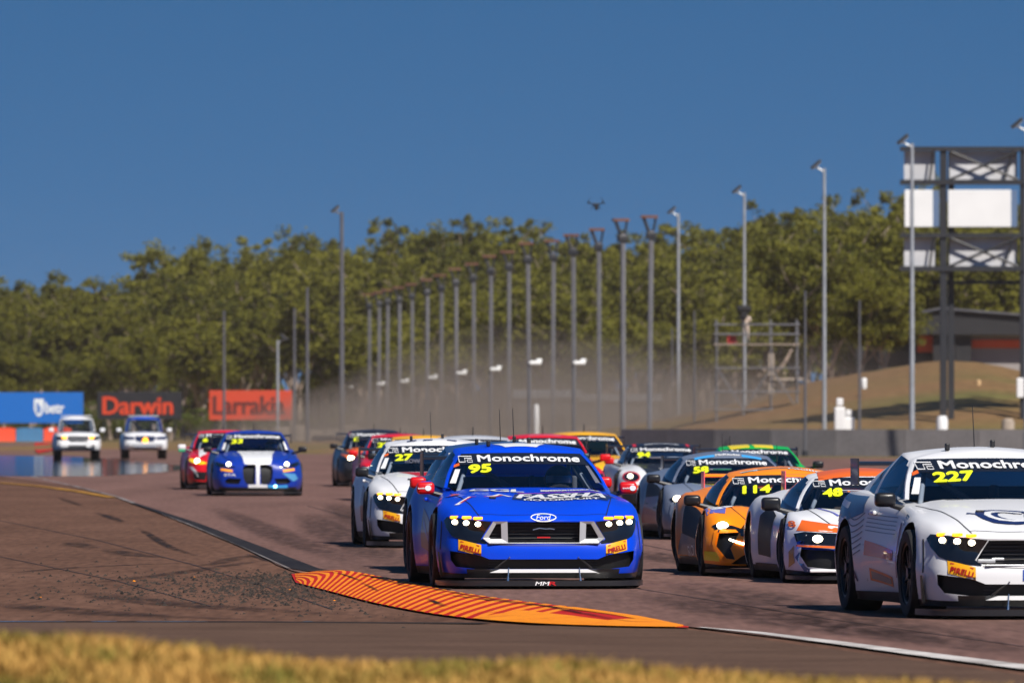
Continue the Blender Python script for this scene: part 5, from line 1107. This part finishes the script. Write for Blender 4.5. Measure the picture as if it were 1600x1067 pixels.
# --- blue car 95
c = Car('muscle', 'bright blue race coupe number 95 with red mirrors at the kerb', 850, 170, 4.6, P_blue); C95 = c
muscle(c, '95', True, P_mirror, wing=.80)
for sd in (-1, 1): c_ = sd * .965; v, f = tess(ellipse(c_ + .03, .915, .03, .026), .1); obj('mirror_logo', ([(a, 1.866, b) for a, b in v], f), V_white, c.t); v, f = place_text('tools', (c_ - .035, .915, .065, .018)); obj('mirror_logo', ([(a, 1.866 - h_, b) for a, b, h_ in v], f), V_white, c.t)
lg = c.line('badge_ring', ellipse(0, .655, .115, .032), .008, V_white, 'front', .006, closed=True); c.txt('badge', 'Ford', (0, .655, .125, .040), V_white, 'front', 0, .3, .0, .006)
for k, (pts, w) in enumerate((([(-.10, .545), (-.04, .56), (.02, .553), (.06, .556), (.10, .55)], .010),)): V = [(x, .03, z) for x, z in stroke(pts, w)[0]]; obj('grille_emblem', (V, stroke(pts, w)[1]), M_chrome, c.t)
MB().box((0, .04, .475), (.12, .02, .012)).build('grille_badge', V_red, c.t)
# bonnet lettering with flame outline
c.line('bonnet_flame', [(-.76, .60), (-.62, .82), (-.40, .84), (-.33, 1.02), (-.24, .88)], .05, V_white, 'top', .004, sm=False); c.line('bonnet_flame', [(-.72, .64), (-.61, .80), (-.38, .82), (-.31, .95)], .025, V_red, 'top', .006, sm=False)
c.poly('bonnet_panel', [(-.24, .70), (.64, .62), (.74, 1.05), (.2, 1.14), (-.18, 1.10)], V_navy, 'top', .004); c.txt('bonnet_lettering', 'FASSHA', (.25, .90, .84, .30), V_white, 'top', -.06, .15, .03, .007)
c.line('bonnet_flame', [(-.15, 1.14), (.25, 1.19), (.78, 1.04)], .022, V_red, 'top', .006); c.txt('bonnet_lettering', 'MOTORSPORT', (.22, .67, .70, .085), V_white, 'top', -.06, 0, .03, .007)
c.txt('bonnet_lettering', 'GGL', (-.33, 1.35, .52, .26), V_white, 'top', 0, .1, .03, .006); c.txt('bonnet_lettering', 'PALMERSTON CONSTRUCTION', (.36, 1.34, .56, .13), V_white, 'top', -.03, 0, .03, .006)
# splitter lettering
v, f = place_text('MM', (-.02, .053, .125, .036), 0, .3); obj('splitter_lettering', ([(a, -.0585 - h_, b) for a, b, h_ in v], f), V_white, c.t); v, f = place_text('R', (.078, .053, .07, .036), 0, .3, .03); obj('splitter_lettering', ([(a, -.0585 - h_, b) for a, b, h_ in v], f), V_red, c.t)
c.poly('roof_graphic', [(-.15, 2.62), (.15, 2.62), (.25, 2.9), (-.25, 2.9)], V_white, 'top', .004)
c.poly('door_graphic', [(-2.9, .35), (-1.85, .28), (-1.85, .5), (-2.9, .72)], V_grey, 'left', .004); c.poly('door_graphic', [(-1.55, .78), (-1.3, .80), (-1.25, .86), (-1.5, .86)], V_pink, 'left', .004); c.line('door_graphic', [(-2.8, .60), (-2.3, .44), (-1.85, .46)], .05, V_purple, 'left', .006)
for sd in (-1, 1): c.poly('window_net', [(sd * .66, .96), (sd * .705, .96), (sd * .62, 1.12), (sd * .59, 1.12)], V_grey, off=.003) if sd > 0 else None
driver(c.t, 'racing driver with blue visor helmet in blue car 95', mat('dark suit', (.01, .02, .06), .8), paint('helmet black', (.01, .012, .02)), mat('blue visor', (.02, .30, .80), .3, coat=.5), .36, 2.62, .985)

# --- slate blue team car tucked in behind 95
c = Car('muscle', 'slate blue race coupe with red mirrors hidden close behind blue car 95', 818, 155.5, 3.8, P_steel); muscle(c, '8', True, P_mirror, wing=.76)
c.poly('door_graphic', [(-2.9, .3), (-1.85, .25), (-1.85, .55), (-2.9, .8)], V_grey, 'left', .004)

# --- white car 227 in the right foreground
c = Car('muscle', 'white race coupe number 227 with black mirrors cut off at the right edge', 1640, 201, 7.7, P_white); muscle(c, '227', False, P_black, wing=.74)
c.line('bonnet_logo', [(-.54, .62), (-.46, .60), (-.40, .50), (-.30, .42)], .05, V_navy, 'top', .004, sm=False)
c.txt('bonnet_logo', 'CO', (-.02, .58, .92, .60), V_navy, 'top', 0, 0, .07, .004); c.txt('bonnet_logo', 'CO', (-.02, .58, .78, .44), V_white, 'top', 0, 0, .0, .007)
c.txt('bumper_lettering', 'MULTI', (.12, .345, .66, .085), vinyl('mid blue', (.01, .08, .55)), 'front', 0, 0, .03, .006)
LV = 'left'
c.poly('door_stripe', [(-3.0, .46), (-1.85, .43), (-1.85, .51), (-3.0, .58)], V_orange, LV, .004); 
for k in range(5): c.line('door_pinstripe', [(-3.02, .66 + .033 * k), (-2.4, .645 + .033 * k), (-1.85, .64 + .033 * k)], .007, V_grey, LV, .004)
for k in range(7): c.line('quarter_pinstripe', [(-3.55, .50 + .05 * k), (-3.35, .44 + .05 * k), (-3.10, .50 + .05 * k)], .010, V_grey, LV, .004)
c.poly('door_panel', [(-2.85, .26), (-1.9, .22), (-1.9, .30), (-2.85, .36)], V_orange, LV, .004); c.poly('door_panel', [(-2.78, .275), (-1.97, .24), (-1.97, .285), (-2.78, .335)], V_grey, LV, .006)
c.poly('quarter_panel', [(-4.3, .78), (-3.5, .74), (-3.15, .80), (-3.2, .93), (-4.2, .95)], V_steel, LV, .004); c.poly('quarter_panel', [(-4.2, .86), (-3.6, .83), (-3.6, .88), (-4.2, .91)], V_white, LV, .006)
c.line('fender_badge', [(-1.45, .80), (-1.2, .78), (-1.22, .72), (-1.42, .73)], .012, V_steel, LV, .004, closed=True); c.poly('fender_panel', [(-1.66, .3), (-1.56, .3), (-1.52, .72), (-1.62, .74)], V_maroon, LV, .004)
c.txt('quarter_lettering', 'STA', (-3.30, .29, .25, .09), V_navy, LV, 0, 0, .03, .005); c.poly('rear_light', [(-4.6, .70), (-4.35, .72), (-4.35, .84), (-4.6, .86)], V_red, LV, .004)

# --- white and red car 27
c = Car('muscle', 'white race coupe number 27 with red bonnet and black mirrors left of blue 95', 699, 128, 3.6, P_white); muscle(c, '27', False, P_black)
c.poly('bonnet_panel', [(-.52, 1.66), (.52, 1.66), (.60, 1.2), (.55, .3), (.2, .16), (-.06, .5), (-.30, 1.1)], V_red, 'top', .004)
c.txt('bonnet_lettering', 'N', (.2, .8, .3, .4), V_white, 'top', 0, .2, .03, .007)
for x, y in ((-.3, 2.7), (-.1, 2.66), (.2, 2.68)): c.poly('roof_graphic', [(x - .06, y - .03), (x + .06, y - .03), (x + .07, y + .05), (x - .05, y + .05)], V_navy, 'top', .004)
c.poly('door_graphic', [(-2.9, .3), (-1.85, .25), (-1.85, .6), (-2.9, .75)], V_maroon, LV, .004); c.txt('door_graphic', 'R', (-2.3, .62, .3, .2), V_white, LV)
c.txt('windscreen_lettering', 'ROWE', (-.30, 1.045, .22, .05), V_grey)

# --- orange wedge 114
def wedge(c, number, lampm=MW, wm=P_orange, em=V_pink):
    t = c.t; ln = c.poly('headlight', [(.44, .405), (.52, .45), (.66, .50), (.80, .525), (.86, .50), (.80, .43), (.70, .405), (.55, .395)], M_lens, off=.006, mirror=True)
    for l, sd in zip(ln, (1, -1)): h = c.hit(sd * .76, .492, 'front', .02); o = MB().ball((0, 0, 0), (.12, .04, .075), 16, 10).build('lamp', lampm, l, 60); o.location = h
    c.line('daylight_strip', [(.44, .315), (.54, .318), (.62, .335), (.70, .365)], .020, MW, 'front', .008, True)
    c.poly('intake_frame', [(.80, .46), (.835, .45), (.86, .32), (.78, .15), (.75, .15), (.835, .32)], c.pm, 'front', .012, True)
    c.splitter(.05, .04, .075, .6); c.mirrors(.98, 1.55, .745, P_black, .17, .11)
    c.line('panel_gap', [(.62, 1.35), (.66, 1.0), (.60, .6), (.45, .3)], .009, M_black, 'top', .002, True)
    for v in ('left', 'right'): s_ = -1 if v == 'left' else 1; c.poly('door_intake', [(s_ * 2.1, .30), (s_ * 2.95, .36), (s_ * 3.05, .70), (s_ * 2.6, .66), (s_ * 1.9, .56)], M_black, v, .005); c.poly('side_skirt', [(s_ * 1.35, .09), (s_ * 3.15, .09), (s_ * 3.15, .17), (s_ * 1.35, .17)], M_carbon, v, .010)
    c.banner(number=number, hgt=.10); c.wing(4.05, .97, .66, wm, endh=.22, mat_end=em)
    MB().box((0, 1.35, .70), (.7, .03, .02), rz=.1).build('wiper', M_black, t)
    o = MB().tube((0, 0, 0), (0, .02, .22), .005, .003, 6).build('antenna', M_black, t); o.location = c.hit(-.04, 2.5, 'top', 0)
c = Car('wedge', 'orange wedge shaped race car number 114 with blue bonnet triangle', 1254, 157.5, 3.2, P_orange); wedge(c, '114')
c.poly('bonnet_triangle', [(-.40, 1.27), (.40, 1.27), (.30, .8), (.10, .38), (-.02, .33), (-.12, .45)], V_blue, 'top', .004); c.line('bonnet_graphic', [(-.30, 1.05), (-.2, .95), (-.22, .85), (-.06, .8), (.04, .9)], .06, V_teal, 'top', .006); c.line('bonnet_graphic', [(-.33, 1.18), (-.16, 1.04)], .05, V_black, 'top', .006, sm=False)
c.line('bonnet_graphic', [(-.70, 1.05), (-.58, .90), (-.42, .92)], .03, V_grey, 'top', .005); c.txt('fender_lettering', 'ROWE', (-.77, .95, .22, .34), V_white, 'top', .3, 0, .03, .006); c.poly('fender_patch', [(-.92, .72), (-.72, .62), (-.66, 1.15), (-.86, 1.2)], V_purple, 'top', .004)
c.txt('roof_lettering', 'Facilio', (.22, 2.24, .34, .09), V_white, 'top', 0, 0, .03, .006); c.line('roof_graphic', [(-.42, 2.25), (-.1, 2.27), (.05, 2.33), (.2, 2.36)], .03, V_teal, 'top', .005); c.poly('roof_graphic', [(-.44, 2.26), (-.26, 2.22), (-.26, 2.29), (-.43, 2.33)], V_white, 'top', .005)
c.poly('side_graphic', [(-3.2, .18), (-1.4, .18), (-1.4, .30), (-3.0, .40)], V_grey, LV, .006); c.txt('side_lettering', 'ROWE', (-2.2, .24, .9, .11), V_white, LV, .05); c.poly('door_graphic', [(-1.9, .42), (-1.55, .40), (-1.5, .62), (-1.85, .62)], V_blue, LV, .006)
c.poly('sponsor_patch', [(-.93, .16), (-.80, .15), (-.80, .24), (-.93, .25)], V_yel, off=.005)
driver(c.t, 'racing driver at the wheel of orange car 114', mat('dark suit', (.01, .02, .06), .8), paint('helmet teal', (.02, .12, .2)), mat('blue visor', (.02, .30, .80), .3, coat=.5), .0, 2.12, .80)

# --- white and orange car 48
c = Car('mid', 'white orange and blue race car number 48 between orange 114 and white 227', 1392, 164.7, 4.0, P_white); t = c.t; c.poly('roof_panel', [(-.47, 2.10), (0, 2.06), (.47, 2.10), (.42, 2.9), (-.42, 2.9)], V_orange, 'top', .004)
ln = c.poly('headlight', [(.50, .36), (.86, .375), (.88, .47), (.80, .49), (.50, .475)], M_lens, off=.006, mirror=True)
for l, sd in zip(ln, (1, -1)): o = MB().ball((0, 0, 0), (.10, .04, .072), 16, 10).build('lamp', MW, l, 60); o.location = c.hit(sd * .68, .42, 'front', .02)
c.poly('fender_stripe', [(.48, .485), (.86, .50), (.80, .60), (.46, .55)], V_orange, 'front', .004, True); c.poly('bumper_stripe', [(.50, .335), (.87, .352), (.87, .368), (.50, .355)], V_orange, 'front', .004, True); c.line('bumper_line', [(.50, .325), (.70, .33), (.86, .34)], .02, V_blue, 'front', .005, True, sm=False)
c.poly('bumper_corner', [(.845, .30), (.88, .25), (.80, .115), (.72, .115), (.80, .17)], V_steel, 'front', .006, True); c.poly('bumper_corner', [(.885, .36), (.925, .30), (.92, .15), (.88, .2), (.89, .27)], vinyl('ochre', (.45, .22, .04)), 'front', .006, True)
c.line('bonnet_stripe', [(.62, 1.2), (.58, .8), (.45, .45)], .03, V_purple, 'top', .004, True); c.line('bonnet_stripe', [(-.55, 1.22), (0, 1.16), (.55, 1.22)], .07, V_orange, 'top', .004)
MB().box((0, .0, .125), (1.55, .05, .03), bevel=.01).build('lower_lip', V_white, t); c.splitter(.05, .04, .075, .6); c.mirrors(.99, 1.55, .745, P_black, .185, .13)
for v in ('left', 'right'): s_ = -1 if v == 'left' else 1; c.poly('side_blade_intake', [(s_ * 2.35, .22), (s_ * 2.95, .24), (s_ * 3.0, .62), (s_ * 2.75, .70), (s_ * 2.4, .62)], M_black, v, .006); c.poly('side_skirt', [(s_ * 1.35, .09), (s_ * 3.15, .09), (s_ * 3.15, .16), (s_ * 1.35, .16)], M_carbon, v, .010)
c.line('panel_gap', [(.66, 1.35), (.70, 1.0), (.66, .6), (.55, .25)], .009, M_black, 'top', .002, True); c.banner(number='48', hgt=.10); c.wing(4.0, .99, .60, P_orange, endh=.24, mat_end=V_pink)
c.txt('fender_lettering', '8', (-.885, .56, .06, .06), V_orange); MB().box((-.05, 1.34, .71), (.7, .03, .02), rz=.1).build('wiper', M_black, t)

# --- grey wedge 58
c = Car('wedge', 'blue grey race car number 58 with maroon flank behind orange 114', 1160, 120, 3.4, P_grey, scale=1.06); wedge(c, '58', MW, M_carbon, M_carbon)
c.poly('fender_panel', [(-.93, 1.3), (-.72, 1.0), (-.72, 1.5), (-.86, 1.75)], V_maroon, 'top', .004); c.poly('roof_strip', [(-.42, 2.10), (-.17, 2.09), (-.17, 2.17), (-.42, 2.18)], V_cyan, 'top', .005); c.poly('roof_strip', [(.17, 2.09), (.42, 2.10), (.42, 2.18), (.17, 2.17)], V_cyan, 'top', .005); c.txt('roof_lettering', 'McKinder', (0, 2.14, .32, .07), V_white, 'top', 0, 0, .03, .006)
c.poly('side_graphic', [(-3.2, .18), (-1.4, .18), (-1.4, .55), (-3.0, .5)], V_maroon, LV, .006); c.poly('mirror_patch', [(-.5, 1.2), (-.1, 1.3), (-.1, 1.2), (-.45, 1.12)], V_yel, 'top', .005)

# --- blue and white kidney-grille coupe 33
def coupe(c, number=None, lamp=(.70, .66, .05), lensm=None, amber=False, mir=P_black, lampm=MW, grille=True, far=True, wingm=M_carbon):
    ln = c.poly('headlight', [(.46, .60), (.56, .63), (.86, .715), (.885, .66), (.80, .605), (.60, .575)], lensm or M_lens, off=.006, mirror=True)
    for l, sd in zip(ln, (1, -1)):
        h = c.hit(sd * lamp[0], lamp[1], 'front', .02)
        if h is not None and l is not None: o = MB().ball((0, 0, 0), (lamp[2] * 2, .04, lamp[2] * 2), 14, 8).build('lamp', lampm, l, 60); o.location = h
    if grille: c.poly('grille', [(-.36, .56), (.36, .56), (.46, .50), (.40, .30), (-.40, .30), (-.46, .50)], M_grille, off=.006); c.poly('lower_intake', [(.50, .40), (.80, .42), (.78, .24), (.52, .22)], M_grille, off=.006, mirror=True)
    c.splitter(.05, .05, .085, .6); c.mirrors(1.0, 1.95, .965, mir, .18, .12); c.banner(number=number, hgt=.12, far=far); c.wing(4.35, 1.24, .84, wingm, endh=.2)
    c.line('panel_gap', [(.70, 1.7), (.70, 1.1), (.64, .5), (.5, .2)], .012, M_black, 'top', .002, True)
    o = MB().tube((0, 0, 0), (0, .02, .14), .012, .008, 6).build('antenna', M_black, c.t); o.location = c.hit(0, 2.85, 'top', 0)
c = Car('bmw', 'blue race coupe number 33 with white bonnet stripe and twin kidney grille', 403, 75, 3.4, P_navy); t = c.t
coupe(c, '33', (.60, .645, .048), grille=False)
c.poly('bonnet_stripe', [(-.40, 1.66), (.40, 1.66), (.33, .9), (.30, .2), (.26, .05), (-.26, .05), (-.30, .2), (-.33, .9)], V_white, 'top', .004, g=.08); c.poly('nose_stripe', [(-.29, .695), (.29, .695), (.26, .66), (.05, .655), (.038, .60), (.036, .25), (.20, .235), (.20, .175), (-.20, .175), (-.20, .235), (-.036, .25), (-.038, .60), (-.05, .655), (-.26, .66)], V_white, 'front', .006, g=.04)
for k in range(4): x = -.28 + .18 * k; c.line('bonnet_mark', [(x, 1.22), (x + .07, 1.12)], .03, V_grey, 'top', .006, sm=False)
c.poly('indicator', [(.52, .545), (.76, .575), (.77, .53), (.53, .495)], mat('amber decal', (.85, .30, .01), .5, emit=(.85, .30, .01), es=.4), off=.008, mirror=True); c.poly('bumper_flash', [(.21, .235), (.42, .22), (.62, .23), (.62, .17), (.21, .175)], V_cyan, off=.006); c.poly('bumper_flash', [(.50, .48), (.78, .46), (.84, .36), (.74, .30)], V_sky, off=.006)
o = MB().ball((0, 0, 0), (.07, .03, .06)).build('tow_lamp', glow('cyan', (.35, .85, 1), 5), t, 60); o.location = c.hit(.36, .205, 'front', .02)
c.txt('bumper_lettering', 'STA', (-.58, .44, .24, .05), V_white); c.poly('windscreen_sticker', [(-.70, .955), (-.64, .955), (-.60, 1.10), (-.635, 1.10)], V_white, off=.006); c.poly('windscreen_sticker', [(.64, .955), (.69, .955), (.625, 1.12), (.595, 1.12)], V_white, off=.006)
driver(c.t, 'racing driver with bright blue visor in blue and white car 33', mat('dark suit', (.01, .02, .06), .8), paint('helmet black', (.01, .012, .02)), mat('blue visor', (.02, .30, .80), .3, coat=.5), .36, 2.62, 1.02)

# --- red car beside 33
c = Car('coupe', 'red race coupe with white mirrors and yellow headlights tucked behind blue 33', 357, 68.5, 4.0, P_red); coupe(c, '6', (.70, .64, .06), mat('yellow lens', (.8, .5, .01), .2, emit=(.8, .5, .01), es=.5), mir=P_white)
c.poly('bonnet_stripe', [(-.62, 1.6), (-.50, 1.6), (-.48, .5), (-.66, .35)], V_white, 'top', .004); c.txt('bonnet_lettering', 'R', (-.1, .8, .4, .4), V_white, 'top'); c.poly('bumper_panel', [(-.46, .46), (-.2, .46), (-.2, .56), (-.44, .56)], V_white); c.poly('bumper_stripe', [(-.88, .52), (-.80, .52), (-.62, .30), (-.68, .28)], V_white); c.poly('roof_graphic', [(-.3, 2.6), (.3, 2.6), (.3, 2.75), (-.3, 2.75)], V_pink, 'top')
o = MB().box((-1.0, 1.93, .885), (.16, .10, .06), bevel=.02).build('mirror_trim', vinyl('green', (.01, .35, .16)), c.t)
# --- cars further back in the pack
c = Car('coupe', 'orange and black race coupe with bright round headlights at far left of the pack', 591, 65.5, 3.0, P_dark, P_black); coupe(c, '8', (.64, .66, .075)); c.poly('bonnet_panel', [(-.72, 1.6), (.72, 1.6), (.68, .6), (.4, .25), (-.4, .25), (-.68, .6)], V_orange, 'top', .004, g=.1); c.poly('bumper_panel', [(-.88, .78), (-.4, .70), (.4, .70), (.88, .78), (.7, .66), (-.7, .66)], V_orange)
for sd in (-1, 1): c.line('pillar_stripe', [(sd * .60, 2.5), (sd * .585, 2.75), (sd * .56, 3.2)], .05, V_red, 'top', .004)
c = Car('coupe', 'red race coupe with black banner directly behind white car 27', 634, 80, 3.0, P_red, scale=.96); coupe(c, '22', (.68, .66, .05), mir=P_mirror); c.poly('bonnet_panel', [(-.5, 1.6), (.5, 1.6), (.3, .3), (-.3, .3)], V_orange, 'top', .004)
c = Car('coupe', 'yellow roofed race coupe behind white car 27 with only its roof showing', 672, 88, 3.0, P_yellow, scale=.955); coupe(c, '8')
c = Car('coupe', 'silver race coupe behind blue 95 with only its pale roof showing', 752, 98, 3.0, P_silver, scale=.97); coupe(c, '6')
c = Car('coupe', 'red roofed race coupe just behind blue car 95', 863, 96, 3.0, P_red, scale=.985); coupe(c, '22', mir=P_mirror); c.poly('roof_graphic', [(-.25, 2.55), (.3, 2.55), (.3, 2.68), (-.25, 2.68)], V_pink, 'top')
c = Car('coupe', 'yellow and violet race coupe right of blue 95 in mid pack', 928, 86, 3.2, P_yellow); coupe(c, '8', mir=P_black); c.poly('bonnet_corner', [(.45, .9), (.75, 1.1), (.7, .4), (.5, .2)], V_purple, 'top', .004); c.poly('bonnet_graphic', [(-.2, 1.55), (.15, 1.6), (.3, 1.4), (-.05, 1.35)], V_black, 'top', .004)
# --- black and white rear-engined car
c = Car('rear', 'black and white race car number 94 with round fender headlights and red mirrors', 1050, 91, 3.6, P_white, P_black, scale=.985); t = c.t
c.poly('bonnet_panel', [(-.60, 1.5), (.60, 1.5), (.52, .8), (.42, .3), (.30, .04), (-.30, .04), (-.42, .3), (-.52, .8)], V_black, 'top', .004, False, .07); c.poly('bumper_panel', [(-.86, .37), (-.4, .40), (.4, .40), (.86, .37), (.84, .14), (-.84, .14)], V_black, 'front', .004); c.line('lamp_ring', ellipse(.68, .60, .135, .085), .02, V_red, 'front', .007, True, True)
ln = c.poly('headlight', ellipse(.68, .60, .125, .075), M_lens, 'front', .006, True)
for l, sd in zip(ln, (1, -1)): o = MB().ball((0, 0, 0), (.09, .04, .08)).build('lamp', MW, l, 60); o.location = c.hit(sd * .70, .60, 'front', .02)
c.poly('sponsor_patch', [(.52, .405), (.78, .425), (.78, .475), (.52, .455)], V_orange, 'front', .008, True); c.splitter(.05, .05, .085, .6); c.mirrors(.97, 1.75, .88, P_mirror, .17, .12); c.banner(number='94', hgt=.10, far=True); c.wing(4.0, 1.12, .82, M_carbon)
c.poly('roof_stripe', [(-.5, 2.3), (-.44, 2.3), (-.44, 2.9), (-.5, 2.9)], V_red, 'top', .004, True); c.txt('roof_lettering', 'PALMERSTON CONSTRUCTION', (.0, 2.32, .6, .07), V_white, 'top', 0, 0, .03, .006); c.txt('bonnet_lettering', 'tools', (.1, 1.05, .5, .2), V_white, 'top'); c.txt('bumper_lettering', 'MMR', (-.30, .16, .26, .06), V_white)
# --- green and yellow car
c = Car('rear', 'green and yellow race car behind grey 58 with its roof showing', 1200, 101, 3.4, P_green, scale=.99); coupe_dummy = c.banner(number='8', hgt=.10, far=True); c.mirrors(.95, 1.75, .88, P_black); c.splitter(.05, .05, .085, .6); c.wing(4.0, 1.10, .82, M_carbon)
for x in (-.25, .13): c.poly('roof_graphic', [(x - .15, 2.2), (x + .15, 2.2), (x + .17, 2.75), (x - .17, 2.75)], V_yel, 'top', .004)
ln = c.poly('headlight', ellipse(.68, .60, .125, .075), M_lens, 'front', .006, True)
o = MB().tube((0, 0, 0), (0, .02, .16), .010, .006, 6).build('antenna', M_black, c.t); o.location = c.hit(-.38, 2.6, 'top', 0)

# --- the two pickups at the tail
def pickup(c, gm, kind):
    t = c.t; c.mirrors(1.06, 1.75, 1.22, P_white, .20, .16); amb = glow('amber beacon', (1, .35, .01), 3)
    MB().box((0, -.03, .60), (1.5, .16, .22), bevel=.06).build('bumper', M_silver if kind else P_white, t); MB().box((0, -.05, .47), (1.0, .12, .06), bevel=.02).build('skid_plate', M_carbon, t)
    c.poly('grille', [(-.42, .97), (.42, .97), (.40, .80), (.32, .73), (-.32, .73), (-.40, .80)], gm, off=.010)
    for k in range(3): MB().box((0, .03, .79 + k * .06), (.72, .02, .016)).build('grille_slat', M_silver if kind == 0 else gm, t)
    ln = c.poly('headlight', [(.45, .93), (.88, .97), (.90, .88), (.80, .81), (.46, .82)], M_lens if kind == 0 else gm, off=.008, mirror=True)
    if kind == 0:
        for sd in (-1, 1): o = MB().ball((0, 0, 0), (.20, .06, .12)).build('indicator', amb, t, 60); o.location = c.hit(sd * .56, .91, 'front', .03)
        MB().tube((.42, -.12, .63), (.42, -.2, .63), .12, .12, 18).build('spot_lamp', V_white, t); MB().tube((.62, -.12, .58), (.62, -.14, .58), .05, .05, 12).build('fog_lamp', M_lens, t)
        MB().box((0, -.115, .56), (.8, .02, .07), bevel=.01).build('bumper_intake', M_grille, t)
    else:
        o = MB().ball((0, 0, 0), (.22, .08, .24)).build('beacon', amb, t, 60); o.location = (0, -.06, .78)
        c.poly('bonnet_panel', [(-.33, 1.35), (.33, 1.35), (.22, .9), (-.22, .9)], V_blue, 'top', .006); MB().box((0, -.115, .52), (.9, .02, .06), bevel=.01).build('bumper_bar', M_chrome, t)
    for k in range(3): MB().tube((-.62, 2.2 + .45 * k, 1.80), (.62, 2.2 + .45 * k, 1.80), .02).build('roof_rack_bar', M_silver, t)
    MB().box((-.3, 1.38, 1.17), (.6, .03, .02), rz=.08).build('wiper', M_black, t)
c = Car('pickup', 'white pickup with amber lights and black grille at the tail left of the other', 122, 38, 4.5, P_white, name='pickup_truck', group='pickups following the field', cat='pickup', skirt=M_black); pickup(c, M_grille, 0)
c = Car('pickup', 'white pickup with blue roof and amber beacon in front of the black board', 227, 37.4, 4.0, P_white, paint('roof blue', (.01, .06, .42)), name='pickup_truck', group='pickups following the field', cat='pickup', skirt=M_black); pickup(c, mat('dark blue grille', (.02, .035, .10), .3, coat=.6), 1)

# ------------------------------------------------------------------ air: thin haze everywhere, and the dust raised by the field
def volume(name, col, dens, aniso=0.0):
    m = bpy.data.materials.new(name); m.use_nodes = True; n = m.node_tree; n.nodes.clear(); out = n.nodes.new('ShaderNodeOutputMaterial'); pv = n.nodes.new('ShaderNodeVolumePrincipled')
    pv.inputs['Color'].default_value = (*col, 1); pv.inputs['Density'].default_value = dens; pv.inputs['Anisotropy'].default_value = aniso; n.links.new(pv.outputs[0], out.inputs['Volume']); return m
hz = MB().box((0, 1425, 14.45), (3040, 3190, 31.1)).build('haze', volume('haze air', (.80, .72, .66), 0.00006)); tag(hz, 'thin pale air haze over the whole circuit', 'haze', kind='stuff')

M_dust = volume('dust in the air', (.33, .285, .25), .0021)
for k, (x, y, rx, ry, h) in enumerate(((0, 560, 12, 100, 7.5), (2, 555, 17, 110, 6.4), (3, 560, 20, 110, 5.4), (4, 550, 24, 110, 4.6), (3, 560, 22, 120, 3.8), (6, 540, 27, 105, 3.2), (2, 570, 18, 120, 2.6), (8, 520, 26, 85, 4.0), (13, 470, 15, 45, 4.8), (10, 480, 20, 55, 6.2))):
    o = MB().ball((0, 0, 0), (2 * rx, 2 * ry, 2 * h), 32, 16).build('dust_cloud', M_dust, None, 80); o.location = (x, y, .2)
    tag(o, 'brown dust hanging over the straight behind the cars', 'dust', 'dust hanging over the track', kind='stuff')
